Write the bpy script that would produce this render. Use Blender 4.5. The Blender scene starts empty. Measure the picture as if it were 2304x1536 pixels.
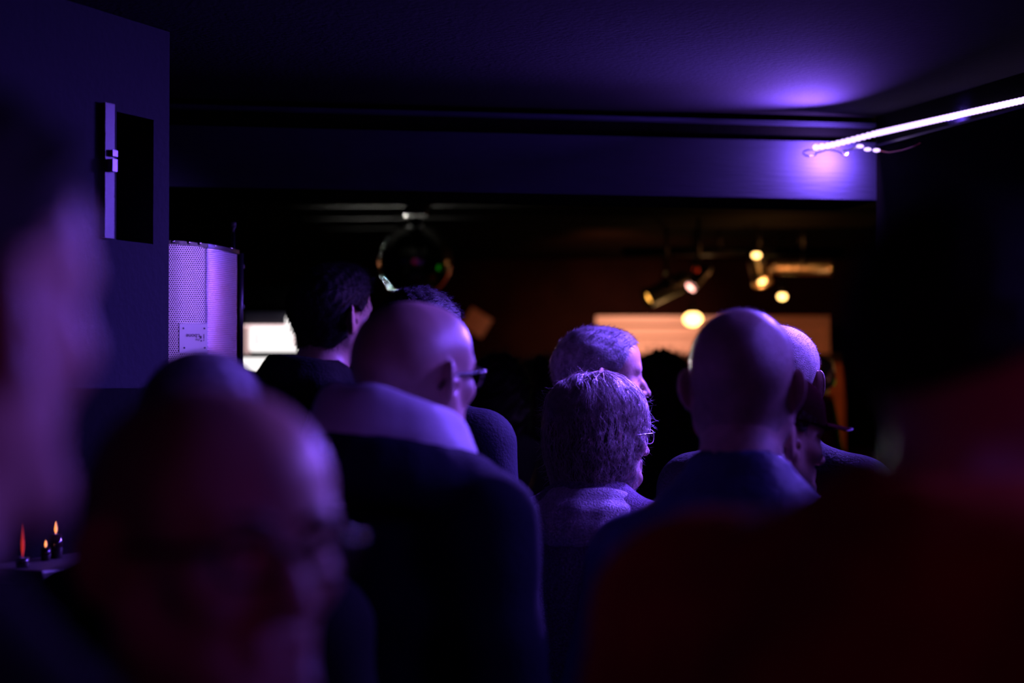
import bpy, math, random
import numpy as np
from mathutils import Vector, Matrix

# ------------------------------------------------------------------ camera, world, exposure
sc = bpy.context.scene
col = sc.collection
F_PX = 4096.0
CAM_Z = 1.62
PITCH = math.atan(82 / F_PX)
cam_data = bpy.data.cameras.new('camera')
cam_data.sensor_width = 36.0
cam_data.lens = F_PX * 36 / 2304
cam_data.clip_start = 0.05
cam_data.dof.use_dof = True
cam_data.dof.focus_distance = 3.85
cam_data.dof.aperture_fstop = 2.0
cam = bpy.data.objects.new('camera', cam_data)
cam.location = (0, 0, CAM_Z)
cam.rotation_euler = (math.pi / 2 + PITCH, 0, 0)
col.objects.link(cam)
sc.camera = cam

world = bpy.data.worlds.new('world')
sc.world = world
world.use_nodes = True
world.node_tree.nodes['Background'].inputs[0].default_value = (0.25, 0.15, 1.0, 1)
world.node_tree.nodes['Background'].inputs[1].default_value = 0.0004
sc.view_settings.view_transform = 'Standard'
sc.view_settings.look = 'None'
sc.view_settings.exposure = 0.0
sc.view_settings.gamma = 1.0
sc.view_settings.use_curve_mapping = False

VIOLET = (0.18, 0.08, 1.0)


def P(px, py, d):
    """point of the place seen at a photo pixel, d metres ahead of the camera"""
    u = (px - 1152) / F_PX
    v = (768 - py) / F_PX
    c, s = math.cos(PITCH), math.sin(PITCH)
    dy, dz = c - v * s, s + v * c
    return Vector((u * d / dy, d, CAM_Z + dz * d / dy))


def add_light(name, kind, loc, color, power, target=None, size=0.1, size_y=None, radius=None, spot=None, blend=0.5, direction=None, spread=None):
    l = bpy.data.lights.new(name, kind)
    l.color = color
    l.energy = power
    if kind == 'AREA':
        l.size = size
        if size_y:
            l.shape = 'RECTANGLE'
            l.size_y = size_y
        if spread:
            l.spread = spread
    else:
        l.shadow_soft_size = radius or 0.03
    if kind == 'SPOT':
        l.spot_size = spot or 1.0
        l.spot_blend = blend
    o = bpy.data.objects.new(name, l)
    o.location = loc
    if target is not None:
        direction = Vector(target) - Vector(loc)
    if direction is not None:
        o.rotation_euler = Vector(direction).to_track_quat('-Z', 'Y').to_euler()
    col.objects.link(o)
    return o


add_light('violet_side_light', 'SPOT', (1.95, 1.25, 2.2), (0.25, 0.10, 1.0), 70, target=(-0.13, 0.9, 1.72), radius=0.05, spot=0.20, blend=1.0)  # unseen spot added for the highlight on the far-left head
add_light('violet_rear_light', 'SPOT', (1.5, 2.7, 2.2), (0.25, 0.11, 1.0), 150, target=(-0.17, 1.36, 1.60), radius=0.05, spot=0.16, blend=1.0)  # unseen spot added to brighten the lower-left man's forehead
# added red and violet fills, then stage lights, outside the frame
add_light('red_fill_light', 'AREA', (1.2, -1.0, 1.85), (1.0, 0.01, 0.22), 0.75, target=(0.0, 1.6, 1.5), size=1.2)  # unseen red fill added behind the camera
add_light('violet_sheet_fill', 'SPOT', (1.7, 0.9, 2.22), (0.36, 0.17, 1.0), 420, target=(-0.80, 4.2, 1.87), radius=0.06, spot=0.17, blend=1.0)  # violet spot added for the bright sheen on the perforated screen
add_light('stage_amber_light', 'SPOT', (2.2, 5.6, 2.2), (1.0, 0.26, 0.06), 50, target=(-0.64, 4.28, 1.72), radius=0.04, spot=0.15, blend=0.8)
add_light('stage_wash_light', 'SPOT', (0.3, 8.4, 2.15), (1.0, 0.20, 0.07), 42, target=(1.0, 10.6, 1.75), radius=0.05, spot=1.3, blend=0.9)
add_light('stage_back_light', 'SPOT', (-1.2, 9.6, 2.2), (1.0, 0.36, 0.16), 40, target=(0.05, 5.4, 1.6), radius=0.05, spot=0.22, blend=0.8)
add_light('hand_spot_light', 'SPOT', (2.2, 5.7, 2.2), (1.0, 0.62, 0.26), 45, target=tuple(P(1852, 845, 6.9)), radius=0.04, spot=0.16, blend=0.8)  # warm spot added to brighten the raised hand
add_light('stage_board_light', 'SPOT', (0.80, 9.6, 2.2), (1.0, 0.42, 0.28), 48, target=(0.72, 10.6, 1.78), radius=0.04, spot=1.2, blend=1.0)

# ------------------------------------------------------------------ materials
def mat(name, color, rough=0.6, metal=0.0, bump=0.0, bscale=60, vary=0.0, vscale=8, emit=None, estr=0, spec=0.5, sss=0, stretch=None, sheen=0):
    m = bpy.data.materials.new(name)
    m.use_nodes = True
    nt = m.node_tree
    b = nt.nodes['Principled BSDF']
    b.inputs['Base Color'].default_value = (*color, 1)
    b.inputs['Roughness'].default_value = rough
    b.inputs['Metallic'].default_value = metal
    b.inputs['Specular IOR Level'].default_value = spec
    if sheen:
        b.inputs['Sheen Weight'].default_value = sheen
    if sss:
        b.inputs['Subsurface Weight'].default_value = sss
        b.inputs['Subsurface Radius'].default_value = (0.02, 0.006, 0.003)
        b.inputs['Subsurface Scale'].default_value = 0.6
    tc = nt.nodes.new('ShaderNodeTexCoord')
    src = tc.outputs['Object']
    if stretch:
        mp = nt.nodes.new('ShaderNodeMapping')
        mp.inputs['Scale'].default_value = stretch
        nt.links.new(src, mp.inputs['Vector'])
        src = mp.outputs['Vector']
    if vary:
        n = nt.nodes.new('ShaderNodeTexNoise')
        n.inputs['Scale'].default_value = vscale
        n.inputs['Detail'].default_value = 4
        nt.links.new(src, n.inputs['Vector'])
        r = nt.nodes.new('ShaderNodeValToRGB')
        r.color_ramp.elements[0].position = 0.3
        r.color_ramp.elements[1].position = 0.7
        r.color_ramp.elements[0].color = (*[c * (1 - vary) for c in color], 1)
        r.color_ramp.elements[1].color = (*[min(1, c * (1 + vary)) for c in color], 1)
        nt.links.new(n.outputs['Fac'], r.inputs['Fac'])
        nt.links.new(r.outputs['Color'], b.inputs['Base Color'])
    if bump:
        n = nt.nodes.new('ShaderNodeTexNoise')
        n.inputs['Scale'].default_value = bscale
        n.inputs['Detail'].default_value = 5
        nt.links.new(src, n.inputs['Vector'])
        bp = nt.nodes.new('ShaderNodeBump')
        bp.inputs['Strength'].default_value = bump
        bp.inputs['Distance'].default_value = 0.01
        nt.links.new(n.outputs['Fac'], bp.inputs['Height'])
        nt.links.new(bp.outputs['Normal'], b.inputs['Normal'])
    if emit:
        b.inputs['Emission Color'].default_value = (*emit, 1)
        b.inputs['Emission Strength'].default_value = estr
    return m


M = {
    'skin': mat('skin', (0.58, 0.36, 0.28), 0.42, bump=0.12, bscale=180, vary=0.12, vscale=25),
    'skin_shaved': mat('skin_shaved', (0.50, 0.33, 0.27), 0.45, bump=0.2, bscale=320, vary=0.18, vscale=40),
    'black_hair': mat('black_hair', (0.008, 0.006, 0.006), 0.6, bump=0.3, bscale=200, spec=0.15),
    'dark_curls': mat('dark_curls', (0.012, 0.008, 0.006), 0.6, spec=0.3),
    'shaved_hair': mat('shaved_hair', (0.36, 0.25, 0.21), 0.36, bump=0.4, bscale=350, vary=0.2, vscale=30),
    'brown_hair': mat('brown_hair', (0.035, 0.02, 0.012), 0.5, bump=0.3, bscale=200),
    'grey_hair': mat('grey_hair', (0.20, 0.185, 0.19), 0.5, bump=0.5, bscale=250, vary=0.4, vscale=60),
    'greying_hair': mat('greying_hair', (0.52, 0.43, 0.40), 0.42, bump=0.3, bscale=200, vary=0.25, vscale=50),
    'hair_shade': mat('hair_shade', (0.07, 0.05, 0.045), 0.7, bump=0.4, bscale=200, spec=0.2),
    'white_stubble': mat('white_stubble', (0.62, 0.55, 0.52), 0.6, bump=0.5, bscale=400, vary=0.25, vscale=60),
    'black_cloth': mat('black_cloth', (0.009, 0.009, 0.012), 0.85, bump=0.4, bscale=150, spec=0.12),
    'navy_cloth': mat('navy_cloth', (0.006, 0.007, 0.024), 0.85, bump=0.4, bscale=150, spec=0.15),
    'dark_navy': mat('dark_navy', (0.004, 0.004, 0.012), 0.85, bump=0.2, bscale=150, spec=0.1),
    'navy_shell': mat('navy_shell', (0.05, 0.06, 0.16), 0.5, bump=0.3, bscale=60, spec=0.4),
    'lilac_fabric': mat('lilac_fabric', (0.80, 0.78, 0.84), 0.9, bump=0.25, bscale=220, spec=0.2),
    'boucle': mat('boucle', (0.30, 0.22, 0.34), 0.95, bump=1.0, bscale=260, vary=0.4, vscale=200, spec=0.1),
    'boucle_pale': mat('boucle_pale', (0.82, 0.72, 0.82), 0.95, bump=1.0, bscale=260, vary=0.3, vscale=200, spec=0.1),
    'rust_cloth': mat('rust_cloth', (0.50, 0.06, 0.03), 0.9, bump=0.5, bscale=170, vary=0.25, vscale=14, spec=0.1),
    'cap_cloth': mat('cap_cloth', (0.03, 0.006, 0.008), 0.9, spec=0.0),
    'denim': mat('denim', (0.03, 0.04, 0.08), 0.85, bump=0.3, bscale=200),
    'shoe': mat('shoe', (0.02, 0.018, 0.016), 0.45),
    'rubber': mat('rubber', (0.015, 0.015, 0.015), 0.6),
    'frame_black': mat('frame_black', (0.01, 0.01, 0.012), 0.2, spec=0.8),
    'chrome': mat('chrome', (0.75, 0.75, 0.78), 0.16, 1.0),
    'brass_can': mat('brass_can', (0.75, 0.60, 0.45), 0.28, 1.0, bump=0.15, bscale=30),
    'black_metal': mat('black_metal', (0.02, 0.02, 0.022), 0.35, 0.6),
    'alu': mat('alu', (0.62, 0.62, 0.66), 0.38, 0.6),
    'latch_metal': mat('latch_metal', (0.22, 0.18, 0.24), 0.5, 0.2),
    'dull_metal': mat('dull_metal', (0.012, 0.012, 0.018), 0.5, 0.0, spec=0.15),
    'white_plastic': mat('white_plastic', (0.8, 0.8, 0.8), 0.4),
    'ceiling_paint': mat('ceiling_paint', (0.015, 0.014, 0.018), 0.9, bump=0.15, bscale=90, vary=0.1, vscale=6, spec=0.08),
    'beam_paint': mat('beam_paint', (0.042, 0.046, 0.085), 0.7, bump=0.25, bscale=40, vary=0.06, vscale=10, stretch=(0.15, 1, 3), spec=0.1),
    'black_paint': mat('black_paint', (0.006, 0.006, 0.0065), 1.0, bump=0.2, bscale=60, spec=0.0),
    'partition_paint': mat('partition_paint', (0.008, 0.008, 0.013), 0.8, bump=0.15, bscale=50, spec=0.05),
    'dark_wood': mat('dark_wood', (0.03, 0.018, 0.012), 0.6, bump=0.2, bscale=30, vary=0.4, vscale=12, stretch=(1, 1, 6)),
    'floor': mat('floor', (0.03, 0.025, 0.022), 0.5, bump=0.2, bscale=12, vary=0.3, vscale=4),
    'brick_red': mat('brick_red', (0.016, 0.005, 0.003), 0.85, spec=0.1, bump=0.4, bscale=30, vary=0.3, vscale=5),
    'cream_paint': mat('cream_paint', (0.70, 0.60, 0.50), 0.6, vary=0.05, vscale=3),
    'paper': mat('paper', (0.75, 0.70, 0.62), 0.8),
    'foam': mat('foam', (0.01, 0.01, 0.012), 0.95, bump=1.0, bscale=90),
    'lettering': mat('lettering', (0.02, 0.01, 0.05), 0.6),
    'glass_dark': mat('glass_dark', (0.02, 0.01, 0.01), 0.08, spec=0.8),
    'led': mat('led', (0.8, 0.8, 0.8), 0.3, emit=(0.62, 0.42, 1.0), estr=2.6),
    'lamp_warm': mat('lamp_warm', (0.9, 0.8, 0.6), 0.3, emit=(1.0, 0.55, 0.16), estr=7),
    'lamp_yellow': mat('lamp_yellow', (0.9, 0.8, 0.6), 0.3, emit=(1.0, 0.42, 0.06), estr=4.0),
    'lamp_pink': mat('lamp_pink', (0.9, 0.8, 0.8), 0.3, emit=(1.0, 0.42, 0.34), estr=5),
    'glint_amber': mat('glint_amber', (0.9, 0.6, 0.3), 0.3, emit=(1.0, 0.30, 0.05), estr=2.2),
    'lamp_glint_red': mat('lamp_glint_red', (0.9, 0.1, 0.05), 0.3, emit=(1.0, 0.045, 0.01), estr=0.55),
    'lamp_green': mat('lamp_green', (0.1, 0.8, 0.1), 0.3, emit=(0.02, 1.0, 0.01), estr=1.0),
    'screen_white': mat('screen_white', (0.5, 0.45, 0.45), 0.5, emit=(1.0, 0.94, 0.93), estr=1.35),
    'screen_pink': mat('screen_pink', (0.9, 0.75, 0.75), 0.5, emit=(1.0, 0.70, 0.72), estr=1.05),
    'screen_dim': mat('screen_dim', (0.4, 0.3, 0.3), 0.5, emit=(1.0, 0.62, 0.62), estr=0.45),
    'screen_night': mat('screen_night', (0.02, 0.02, 0.03), 0.5, emit=(0.35, 0.35, 0.9), estr=0.006),
}


def perforated(name):
    """aluminium sheet with a staggered round hole pattern, dark foam showing in the holes (UV in metres)"""
    m = mat(name, (0.72, 0.68, 0.74), 0.42, 0.75)
    nt = m.node_tree
    b = nt.nodes['Principled BSDF']
    uv = nt.nodes.new('ShaderNodeUVMap')
    uv.uv_map = 'UVMap'
    p = 0.0052
    q = p * 0.866 * 2

    def grid(off):
        a = nt.nodes.new('ShaderNodeVectorMath'); a.operation = 'ADD'
        a.inputs[1].default_value = (off[0], off[1], 0)
        nt.links.new(uv.outputs['UV'], a.inputs[0])
        d = nt.nodes.new('ShaderNodeVectorMath'); d.operation = 'DIVIDE'
        d.inputs[1].default_value = (p, q, 1)
        nt.links.new(a.outputs[0], d.inputs[0])
        f = nt.nodes.new('ShaderNodeVectorMath'); f.operation = 'FRACTION'
        nt.links.new(d.outputs[0], f.inputs[0])
        s = nt.nodes.new('ShaderNodeVectorMath'); s.operation = 'SUBTRACT'
        s.inputs[1].default_value = (0.5, 0.5, 0)
        nt.links.new(f.outputs[0], s.inputs[0])
        g = nt.nodes.new('ShaderNodeVectorMath'); g.operation = 'MULTIPLY'
        g.inputs[1].default_value = (p, q, 0)
        nt.links.new(s.outputs[0], g.inputs[0])
        l = nt.nodes.new('ShaderNodeVectorMath'); l.operation = 'LENGTH'
        nt.links.new(g.outputs[0], l.inputs[0])
        return l.outputs['Value']
    mn = nt.nodes.new('ShaderNodeMath'); mn.operation = 'MINIMUM'
    nt.links.new(grid((0, 0)), mn.inputs[0])
    nt.links.new(grid((p / 2, q / 2)), mn.inputs[1])
    lt = nt.nodes.new('ShaderNodeMath'); lt.operation = 'LESS_THAN'
    lt.inputs[1].default_value = 0.0023
    nt.links.new(mn.outputs[0], lt.inputs[0])
    hole = nt.nodes.new('ShaderNodeBsdfDiffuse')
    hole.inputs['Color'].default_value = (0.012, 0.012, 0.02, 1)
    mx = nt.nodes.new('ShaderNodeMixShader')
    nt.links.new(lt.outputs[0], mx.inputs[0])
    nt.links.new(b.outputs[0], mx.inputs[1])
    nt.links.new(hole.outputs[0], mx.inputs[2])
    nt.links.new(mx.outputs[0], nt.nodes['Material Output'].inputs['Surface'])
    return m


M['perforated'] = perforated('perforated')

# ------------------------------------------------------------------ object helpers
def tag(o, label=None, cat=None, group=None, kind=None):
    if label: o['label'] = label
    if cat: o['category'] = cat
    if group: o['group'] = group
    if kind: o['kind'] = kind
    return o


def empty(name, loc, rz=0.0):
    o = bpy.data.objects.new(name, None)
    o.empty_display_size = 0.1
    o.location = loc
    o.rotation_euler = (0, 0, rz)
    col.objects.link(o)
    return o


def link_mesh(name, verts, faces, material, parent=None, smooth=False):
    me = bpy.data.meshes.new(name)
    me.from_pydata(verts if isinstance(verts, list) else verts.tolist(), [], faces if isinstance(faces, list) else faces.tolist())
    if smooth:
        me.polygons.foreach_set('use_smooth', [True] * len(me.polygons))
    me.update()
    me.materials.append(material if not isinstance(material, str) else M[material])
    o = bpy.data.objects.new(name, me)
    if parent is not None:
        o.parent = parent
    col.objects.link(o)
    return o


class MB:
    def __init__(self):
        self.v = []; self.f = []

    def add(self, vs, fs):
        n = len(self.v)
        self.v += [tuple(v) for v in vs]
        self.f += [tuple(i + n for i in f) for f in fs]
        return self

    def box(self, c, s, rot=None, bevel=0.0):
        hx, hy, hz = s[0] / 2, s[1] / 2, s[2] / 2
        if bevel <= 0:
            vs = [Vector((x, y, z)) for x in (-hx, hx) for y in (-hy, hy) for z in (-hz, hz)]
            fs = [(0, 1, 3, 2), (4, 6, 7, 5), (0, 4, 5, 1), (2, 3, 7, 6), (0, 2, 6, 4), (1, 5, 7, 3)]
        else:
            b = min(bevel, hx * .9, hy * .9, hz * .9)
            import bmesh
            bm = bmesh.new()
            bmesh.ops.create_cube(bm, size=1)
            bmesh.ops.scale(bm, vec=s, verts=bm.verts)
            bmesh.ops.bevel(bm, geom=bm.edges[:], offset=b, segments=2, profile=0.5, affect='EDGES')
            bm.verts.index_update()
            vs = [v.co.copy() for v in bm.verts]
            fs = [[v.index for v in f.verts] for f in bm.faces]
            bm.free()
        R = rot or Matrix.Identity(3)
        return self.add([R @ v + Vector(c) for v in vs], fs)

    def tube(self, pts, r, n=10, cap=True):
        pts = [Vector(p) for p in pts]
        rs = r if isinstance(r, (list, tuple)) else [r] * len(pts)
        vs = []; fs = []
        up = None
        for i, p in enumerate(pts):
            t = (pts[min(i + 1, len(pts) - 1)] - pts[max(i - 1, 0)]).normalized()
            if up is None:
                up = Vector((0, 0, 1)) if abs(t.z) < 0.9 else Vector((1, 0, 0))
            a = (up - t * up.dot(t)).normalized(); b = t.cross(a); up = a
            for k in range(n):
                an = 2 * math.pi * k / n
                vs.append(p + (a * math.cos(an) + b * math.sin(an)) * rs[i])
        for i in range(len(pts) - 1):
            for k in range(n):
                k2 = (k + 1) % n
                fs.append((i * n + k, i * n + k2, (i + 1) * n + k2, (i + 1) * n + k))
        if cap:
            fs.append(tuple(reversed(range(n))))
            fs.append(tuple((len(pts) - 1) * n + k for k in range(n)))
        return self.add(vs, fs)

    def lathe(self, prof, n=24, R=None, c=(0, 0, 0)):
        """prof: list of (radius, z)"""
        vs = []; fs = []
        for r, z in prof:
            for k in range(n):
                a = 2 * math.pi * k / n
                vs.append(Vector((r * math.cos(a), r * math.sin(a), z)))
        for i in range(len(prof) - 1):
            for k in range(n):
                k2 = (k + 1) % n
                fs.append((i * n + k, i * n + k2, (i + 1) * n + k2, (i + 1) * n + k))
        R = R or Matrix.Identity(3)
        return self.add([R @ v + Vector(c) for v in vs], fs)

    def sphere(self, c, r, n=16, m=10, s=(1, 1, 1)):
        prof = [(max(r * math.sin(math.pi * i / m), 1e-5), -r * math.cos(math.pi * i / m)) for i in range(m + 1)]
        R = Matrix.Diagonal(Vector(s))
        return self.lathe(prof, n, R, c)

    def build(self, name, material, parent=None, smooth=False):
        return link_mesh(name, [list(v) for v in self.v], self.f, material, parent, smooth)


def aim(direction):
    return Vector(direction).normalized().to_track_quat('Z', 'Y').to_matrix()


def structure(name, mb, m, parent=None, smooth=False):
    o = mb.build(name, m, parent, smooth)
    o['kind'] = 'structure'
    return o


# ------------------------------------------------------------------ signed distance modelling
class Field:
    def __init__(self, xs, ys, zs):
        self.ax = [np.asarray(a, dtype=np.float64) for a in (xs, ys, zs)]
        self.F = np.ones([len(a) for a in self.ax])

    def copy(self):
        f = Field(*self.ax); f.F = self.F.copy(); return f

    def sub(self, lo, hi):
        sl = []
        for a, l, h in zip(self.ax, lo, hi):
            i0 = int(np.searchsorted(a, l)); i1 = int(np.searchsorted(a, h))
            sl.append(slice(max(i0 - 1, 0), min(i1 + 1, len(a))))
        g = (self.ax[0][sl[0]][:, None, None], self.ax[1][sl[1]][None, :, None], self.ax[2][sl[2]][None, None, :])
        return tuple(sl), g

    def apply(self, sl, d, k, op):
        a = self.F[sl]
        k = max(k, 1e-5)
        if op == 'u':
            h = np.maximum(k - np.abs(a - d), 0) / k
            self.F[sl] = np.minimum(a, d) - h * h * k * 0.25
        elif op == 's':
            h = np.maximum(k - np.abs(a + d), 0) / k
            self.F[sl] = np.maximum(a, -d) + h * h * k * 0.25
        else:
            h = np.maximum(k - np.abs(a - d), 0) / k
            self.F[sl] = np.maximum(a, d) + h * h * k * 0.25

    def cap(self, a, b, ra, rb, k=0.02, op='u', pad=0.035):
        a = np.array(a, float); b = np.array(b, float)
        R = max(ra, rb) + k + pad
        sl, (X, Y, Z) = self.sub(np.minimum(a, b) - R, np.maximum(a, b) + R)
        ab = b - a; L = max(ab @ ab, 1e-12)
        t = np.clip(((X - a[0]) * ab[0] + (Y - a[1]) * ab[1] + (Z - a[2]) * ab[2]) / L, 0, 1)
        d = np.sqrt((X - a[0] - t * ab[0]) ** 2 + (Y - a[1] - t * ab[1]) ** 2 + (Z - a[2] - t * ab[2]) ** 2) - (ra + (rb - ra) * t)
        self.apply(sl, d, k, op)
        return self

    def chain(self, pts, rs, k=0.02, op='u'):
        for i in range(len(pts) - 1):
            self.cap(pts[i], pts[i + 1], rs[i], rs[i + 1], k, op)
        return self

    def ell(self, c, r, k=0.02, op='u', rot=None, pad=0.035):
        c = np.array(c, float); r = np.array(r, float)
        R = (r if rot is None else np.full(3, r.max())) + k + pad
        sl, (X, Y, Z) = self.sub(c - R, c + R)
        x, y, z = X - c[0], Y - c[1], Z - c[2]
        if rot is not None:
            m = np.array(Matrix(rot).transposed())
            x, y, z = (m[0, 0] * x + m[0, 1] * y + m[0, 2] * z, m[1, 0] * x + m[1, 1] * y + m[1, 2] * z, m[2, 0] * x + m[2, 1] * y + m[2, 2] * z)
        k0 = np.sqrt((x / r[0]) ** 2 + (y / r[1]) ** 2 + (z / r[2]) ** 2)
        k1 = np.sqrt((x / r[0] ** 2) ** 2 + (y / r[1] ** 2) ** 2 + (z / r[2] ** 2) ** 2)
        self.apply(sl, k0 * (k0 - 1) / np.maximum(k1, 1e-9), k, op)
        return self

    def noise(self, amp, freq, seed=0):
        rg = np.random.RandomState(seed)
        X, Y, Z = self.ax[0][:, None, None], self.ax[1][None, :, None], self.ax[2][None, None, :]
        n = 0
        for i in range(5):
            w = rg.normal(size=3) * freq; p = rg.uniform(0, 6.28)
            n = n + np.sin(w[0] * X + w[1] * Y + w[2] * Z + p)
        self.F += amp * n / 2.2
        return self

    def mesh(self):
        F = self.F.copy()
        F[0] = F[-1] = 1; F[:, 0] = F[:, -1] = 1; F[:, :, 0] = F[:, :, -1] = 1
        S = F < 0
        n = F.shape
        c = np.zeros([m - 1 for m in n], dtype=np.int8)
        for i in (0, 1):
            for j in (0, 1):
                for k in (0, 1):
                    c += S[i:n[0] - 1 + i, j:n[1] - 1 + j, k:n[2] - 1 + k]
        act = np.argwhere((c > 0) & (c < 8))
        idx = -np.ones(c.shape, dtype=np.int64)
        idx[tuple(act.T)] = np.arange(len(act))
        pos = np.zeros((len(act), 3)); cnt = np.zeros(len(act))
        corners = [(i, j, k) for i in (0, 1) for j in (0, 1) for k in (0, 1)]
        for a in range(3):
            for ca in corners:
                if ca[a]: continue
                cb = list(ca); cb[a] = 1
                fa = F[act[:, 0] + ca[0], act[:, 1] + ca[1], act[:, 2] + ca[2]]
                fb = F[act[:, 0] + cb[0], act[:, 1] + cb[1], act[:, 2] + cb[2]]
                m = (fa < 0) != (fb < 0)
                t = np.where(m, np.clip(fa, -.05, .05) / np.where(m, np.clip(fa, -.05, .05) - np.clip(fb, -.05, .05), 1), 0)
                for q in range(3):
                    pos[:, q] += np.where(m, ca[q] + (t if q == a else 0), 0)
                cnt += m
        pos = pos / cnt[:, None]
        out = np.zeros_like(pos)
        for q in range(3):
            A = self.ax[q]
            out[:, q] = A[act[:, q]] + pos[:, q] * (A[act[:, q] + 1] - A[act[:, q]])
        faces = []
        for a in range(3):
            b, d = (a + 1) % 3, (a + 2) % 3
            lo = [slice(1, m - 1) for m in n]; lo[a] = slice(0, n[a] - 1)
            hi = list(lo); hi[a] = slice(1, n[a])
            s0 = S[tuple(lo)]; s1 = S[tuple(hi)]
            e = np.argwhere(s0 != s1)
            inside0 = s0[tuple(e.T)]
            off = np.array([1, 1, 1]); off[a] = 0
            e = e + off
            def cell(db, dd):
                g = e.copy(); g[:, b] -= db; g[:, d] -= dd
                return idx[tuple(g.T)]
            quad = np.stack([cell(1, 1), cell(0, 1), cell(0, 0), cell(1, 0)], 1)
            quad[~inside0] = quad[~inside0][:, ::-1]
            faces.append(quad)
        return out, np.concatenate(faces)

    def sample(self, pts):
        w = []; ii = []
        for q in range(3):
            A = self.ax[q]
            i = np.clip(np.searchsorted(A, pts[:, q]) - 1, 0, len(A) - 2)
            t = np.clip((pts[:, q] - A[i]) / (A[i + 1] - A[i]), 0, 1)
            ii.append(i); w.append(t)
        r = 0
        for i in (0, 1):
            for j in (0, 1):
                for k in (0, 1):
                    r = r + self.F[ii[0] + i, ii[1] + j, ii[2] + k] * (w[0] if i else 1 - w[0]) * (w[1] if j else 1 - w[1]) * (w[2] if k else 1 - w[2])
        return r

    def grad(self, pts, e=0.004):
        g = np.stack([self.sample(pts + np.eye(3)[q] * e) - self.sample(pts - np.eye(3)[q] * e) for q in range(3)], 1)
        return g / np.maximum(np.linalg.norm(g, axis=1, keepdims=True), 1e-6)


def axis(segs):
    """segs: list of (start, end, step)"""
    out = []
    for a, b, s in segs:
        n = max(int(round((b - a) / s)), 1)
        out += list(np.linspace(a, b, n, endpoint=False))
    out.append(segs[-1][1])
    return np.array(out)


EAR = 1.65          # height of the ears of the standing template
NECK_Y = -0.045


def head_prims(f, o, female=False, neck=True, ears=True):
    """head around ear level o, face towards +y"""
    ox, oy, oz = o

    def p(x, y, z): return (ox + x, oy + y, oz + z)
    w = 0.94 if female else 1.0
    f.ell(p(0, -0.012, 0.052), (0.077 * w, 0.096, 0.079), 0.01)
    f.ell(p(0, -0.040, 0.030), (0.070 * w, 0.068, 0.072), 0.04)
    f.ell(p(0, 0.040, 0.050), (0.062 * w, 0.050, 0.060), 0.04)
    f.ell(p(0, 0.040, -0.015), (0.060 * w, 0.050, 0.070), 0.03)
    for s in (-1, 1):
        f.cap(p(s * 0.056 * w, 0.0, -0.045), p(s * 0.022 * w, 0.070, -0.090), 0.018, 0.018, 0.03)
        f.cap(p(s * 0.058 * w, 0.0, -0.01), p(s * 0.056 * w, 0.0, -0.05), 0.02, 0.018, 0.03)
        f.ell(p(s * 0.046 * w, 0.058, -0.012), (0.020, 0.022, 0.018), 0.02)
    f.ell(p(0, 0.078, -0.092), (0.024 * w, 0.017, 0.015), 0.02)
    f.cap(p(0, 0.03, -0.06), p(0, 0.06, -0.085), 0.045 * w, 0.022, 0.03)
    f.cap(p(-0.038, 0.080, 0.032), p(0.038, 0.080, 0.032), 0.011, 0.011, 0.018)
    for s in (-1, 1):
        f.ell(p(s * 0.031, 0.101, 0.012), (0.017, 0.016, 0.012), 0.014, 's')
        f.ell(p(s * 0.031, 0.077, 0.012), (0.014, 0.0135, 0.0115), 0.004)
    f.chain([p(0, 0.086, 0.022), p(0, 0.100, -0.004), p(0, 0.112, -0.024)], [0.008, 0.009, 0.0115], 0.012)
    for s in (-1, 1):
        f.ell(p(s * 0.012, 0.099, -0.027), (0.0085, 0.010, 0.0075), 0.006)
    f.cap(p(-0.018, 0.086, -0.048), p(0.018, 0.086, -0.048), 0.0065, 0.0065, 0.008)
    f.cap(p(-0.016, 0.085, -0.060), p(0.016, 0.085, -0.060), 0.0075, 0.0075, 0.008)
    f.cap(p(-0.020, 0.097, -0.054), p(0.020, 0.097, -0.054), 0.004, 0.004, 0.004, 's')
    if ears:
        for s in (-1, 1):
            R = Matrix.Rotation(s * math.radians(46), 3, 'Z') @ Matrix.Rotation(math.radians(12), 3, 'X')
            f.ell(p(s * 0.087 * w, -0.012, 0.003), (0.0062, 0.0225, 0.036), 0.006, 'u', R)
            f.ell(p(s * 0.080 * w, 0.000, -0.022), (0.0065, 0.010, 0.014), 0.006, 'u', R)
            f.ell(p(s * 0.0925 * w, -0.004, 0.004), (0.0048, 0.012, 0.021), 0.003, 's', R)
            f.ell(p(s * 0.083 * w, 0.008, -0.002), (0.004, 0.004, 0.008), 0.003, 'u', R)
    if neck:
        r = 0.050 if female else 0.060
        f.cap(p(0, -0.022, -0.045), p(0, NECK_Y, -0.16), r, r * 1.08, 0.035)
        if not female:
            f.cap(p(0, 0.028, -0.125), p(0, 0.032, -0.118), 0.012, 0.010, 0.02)
    return f


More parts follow.
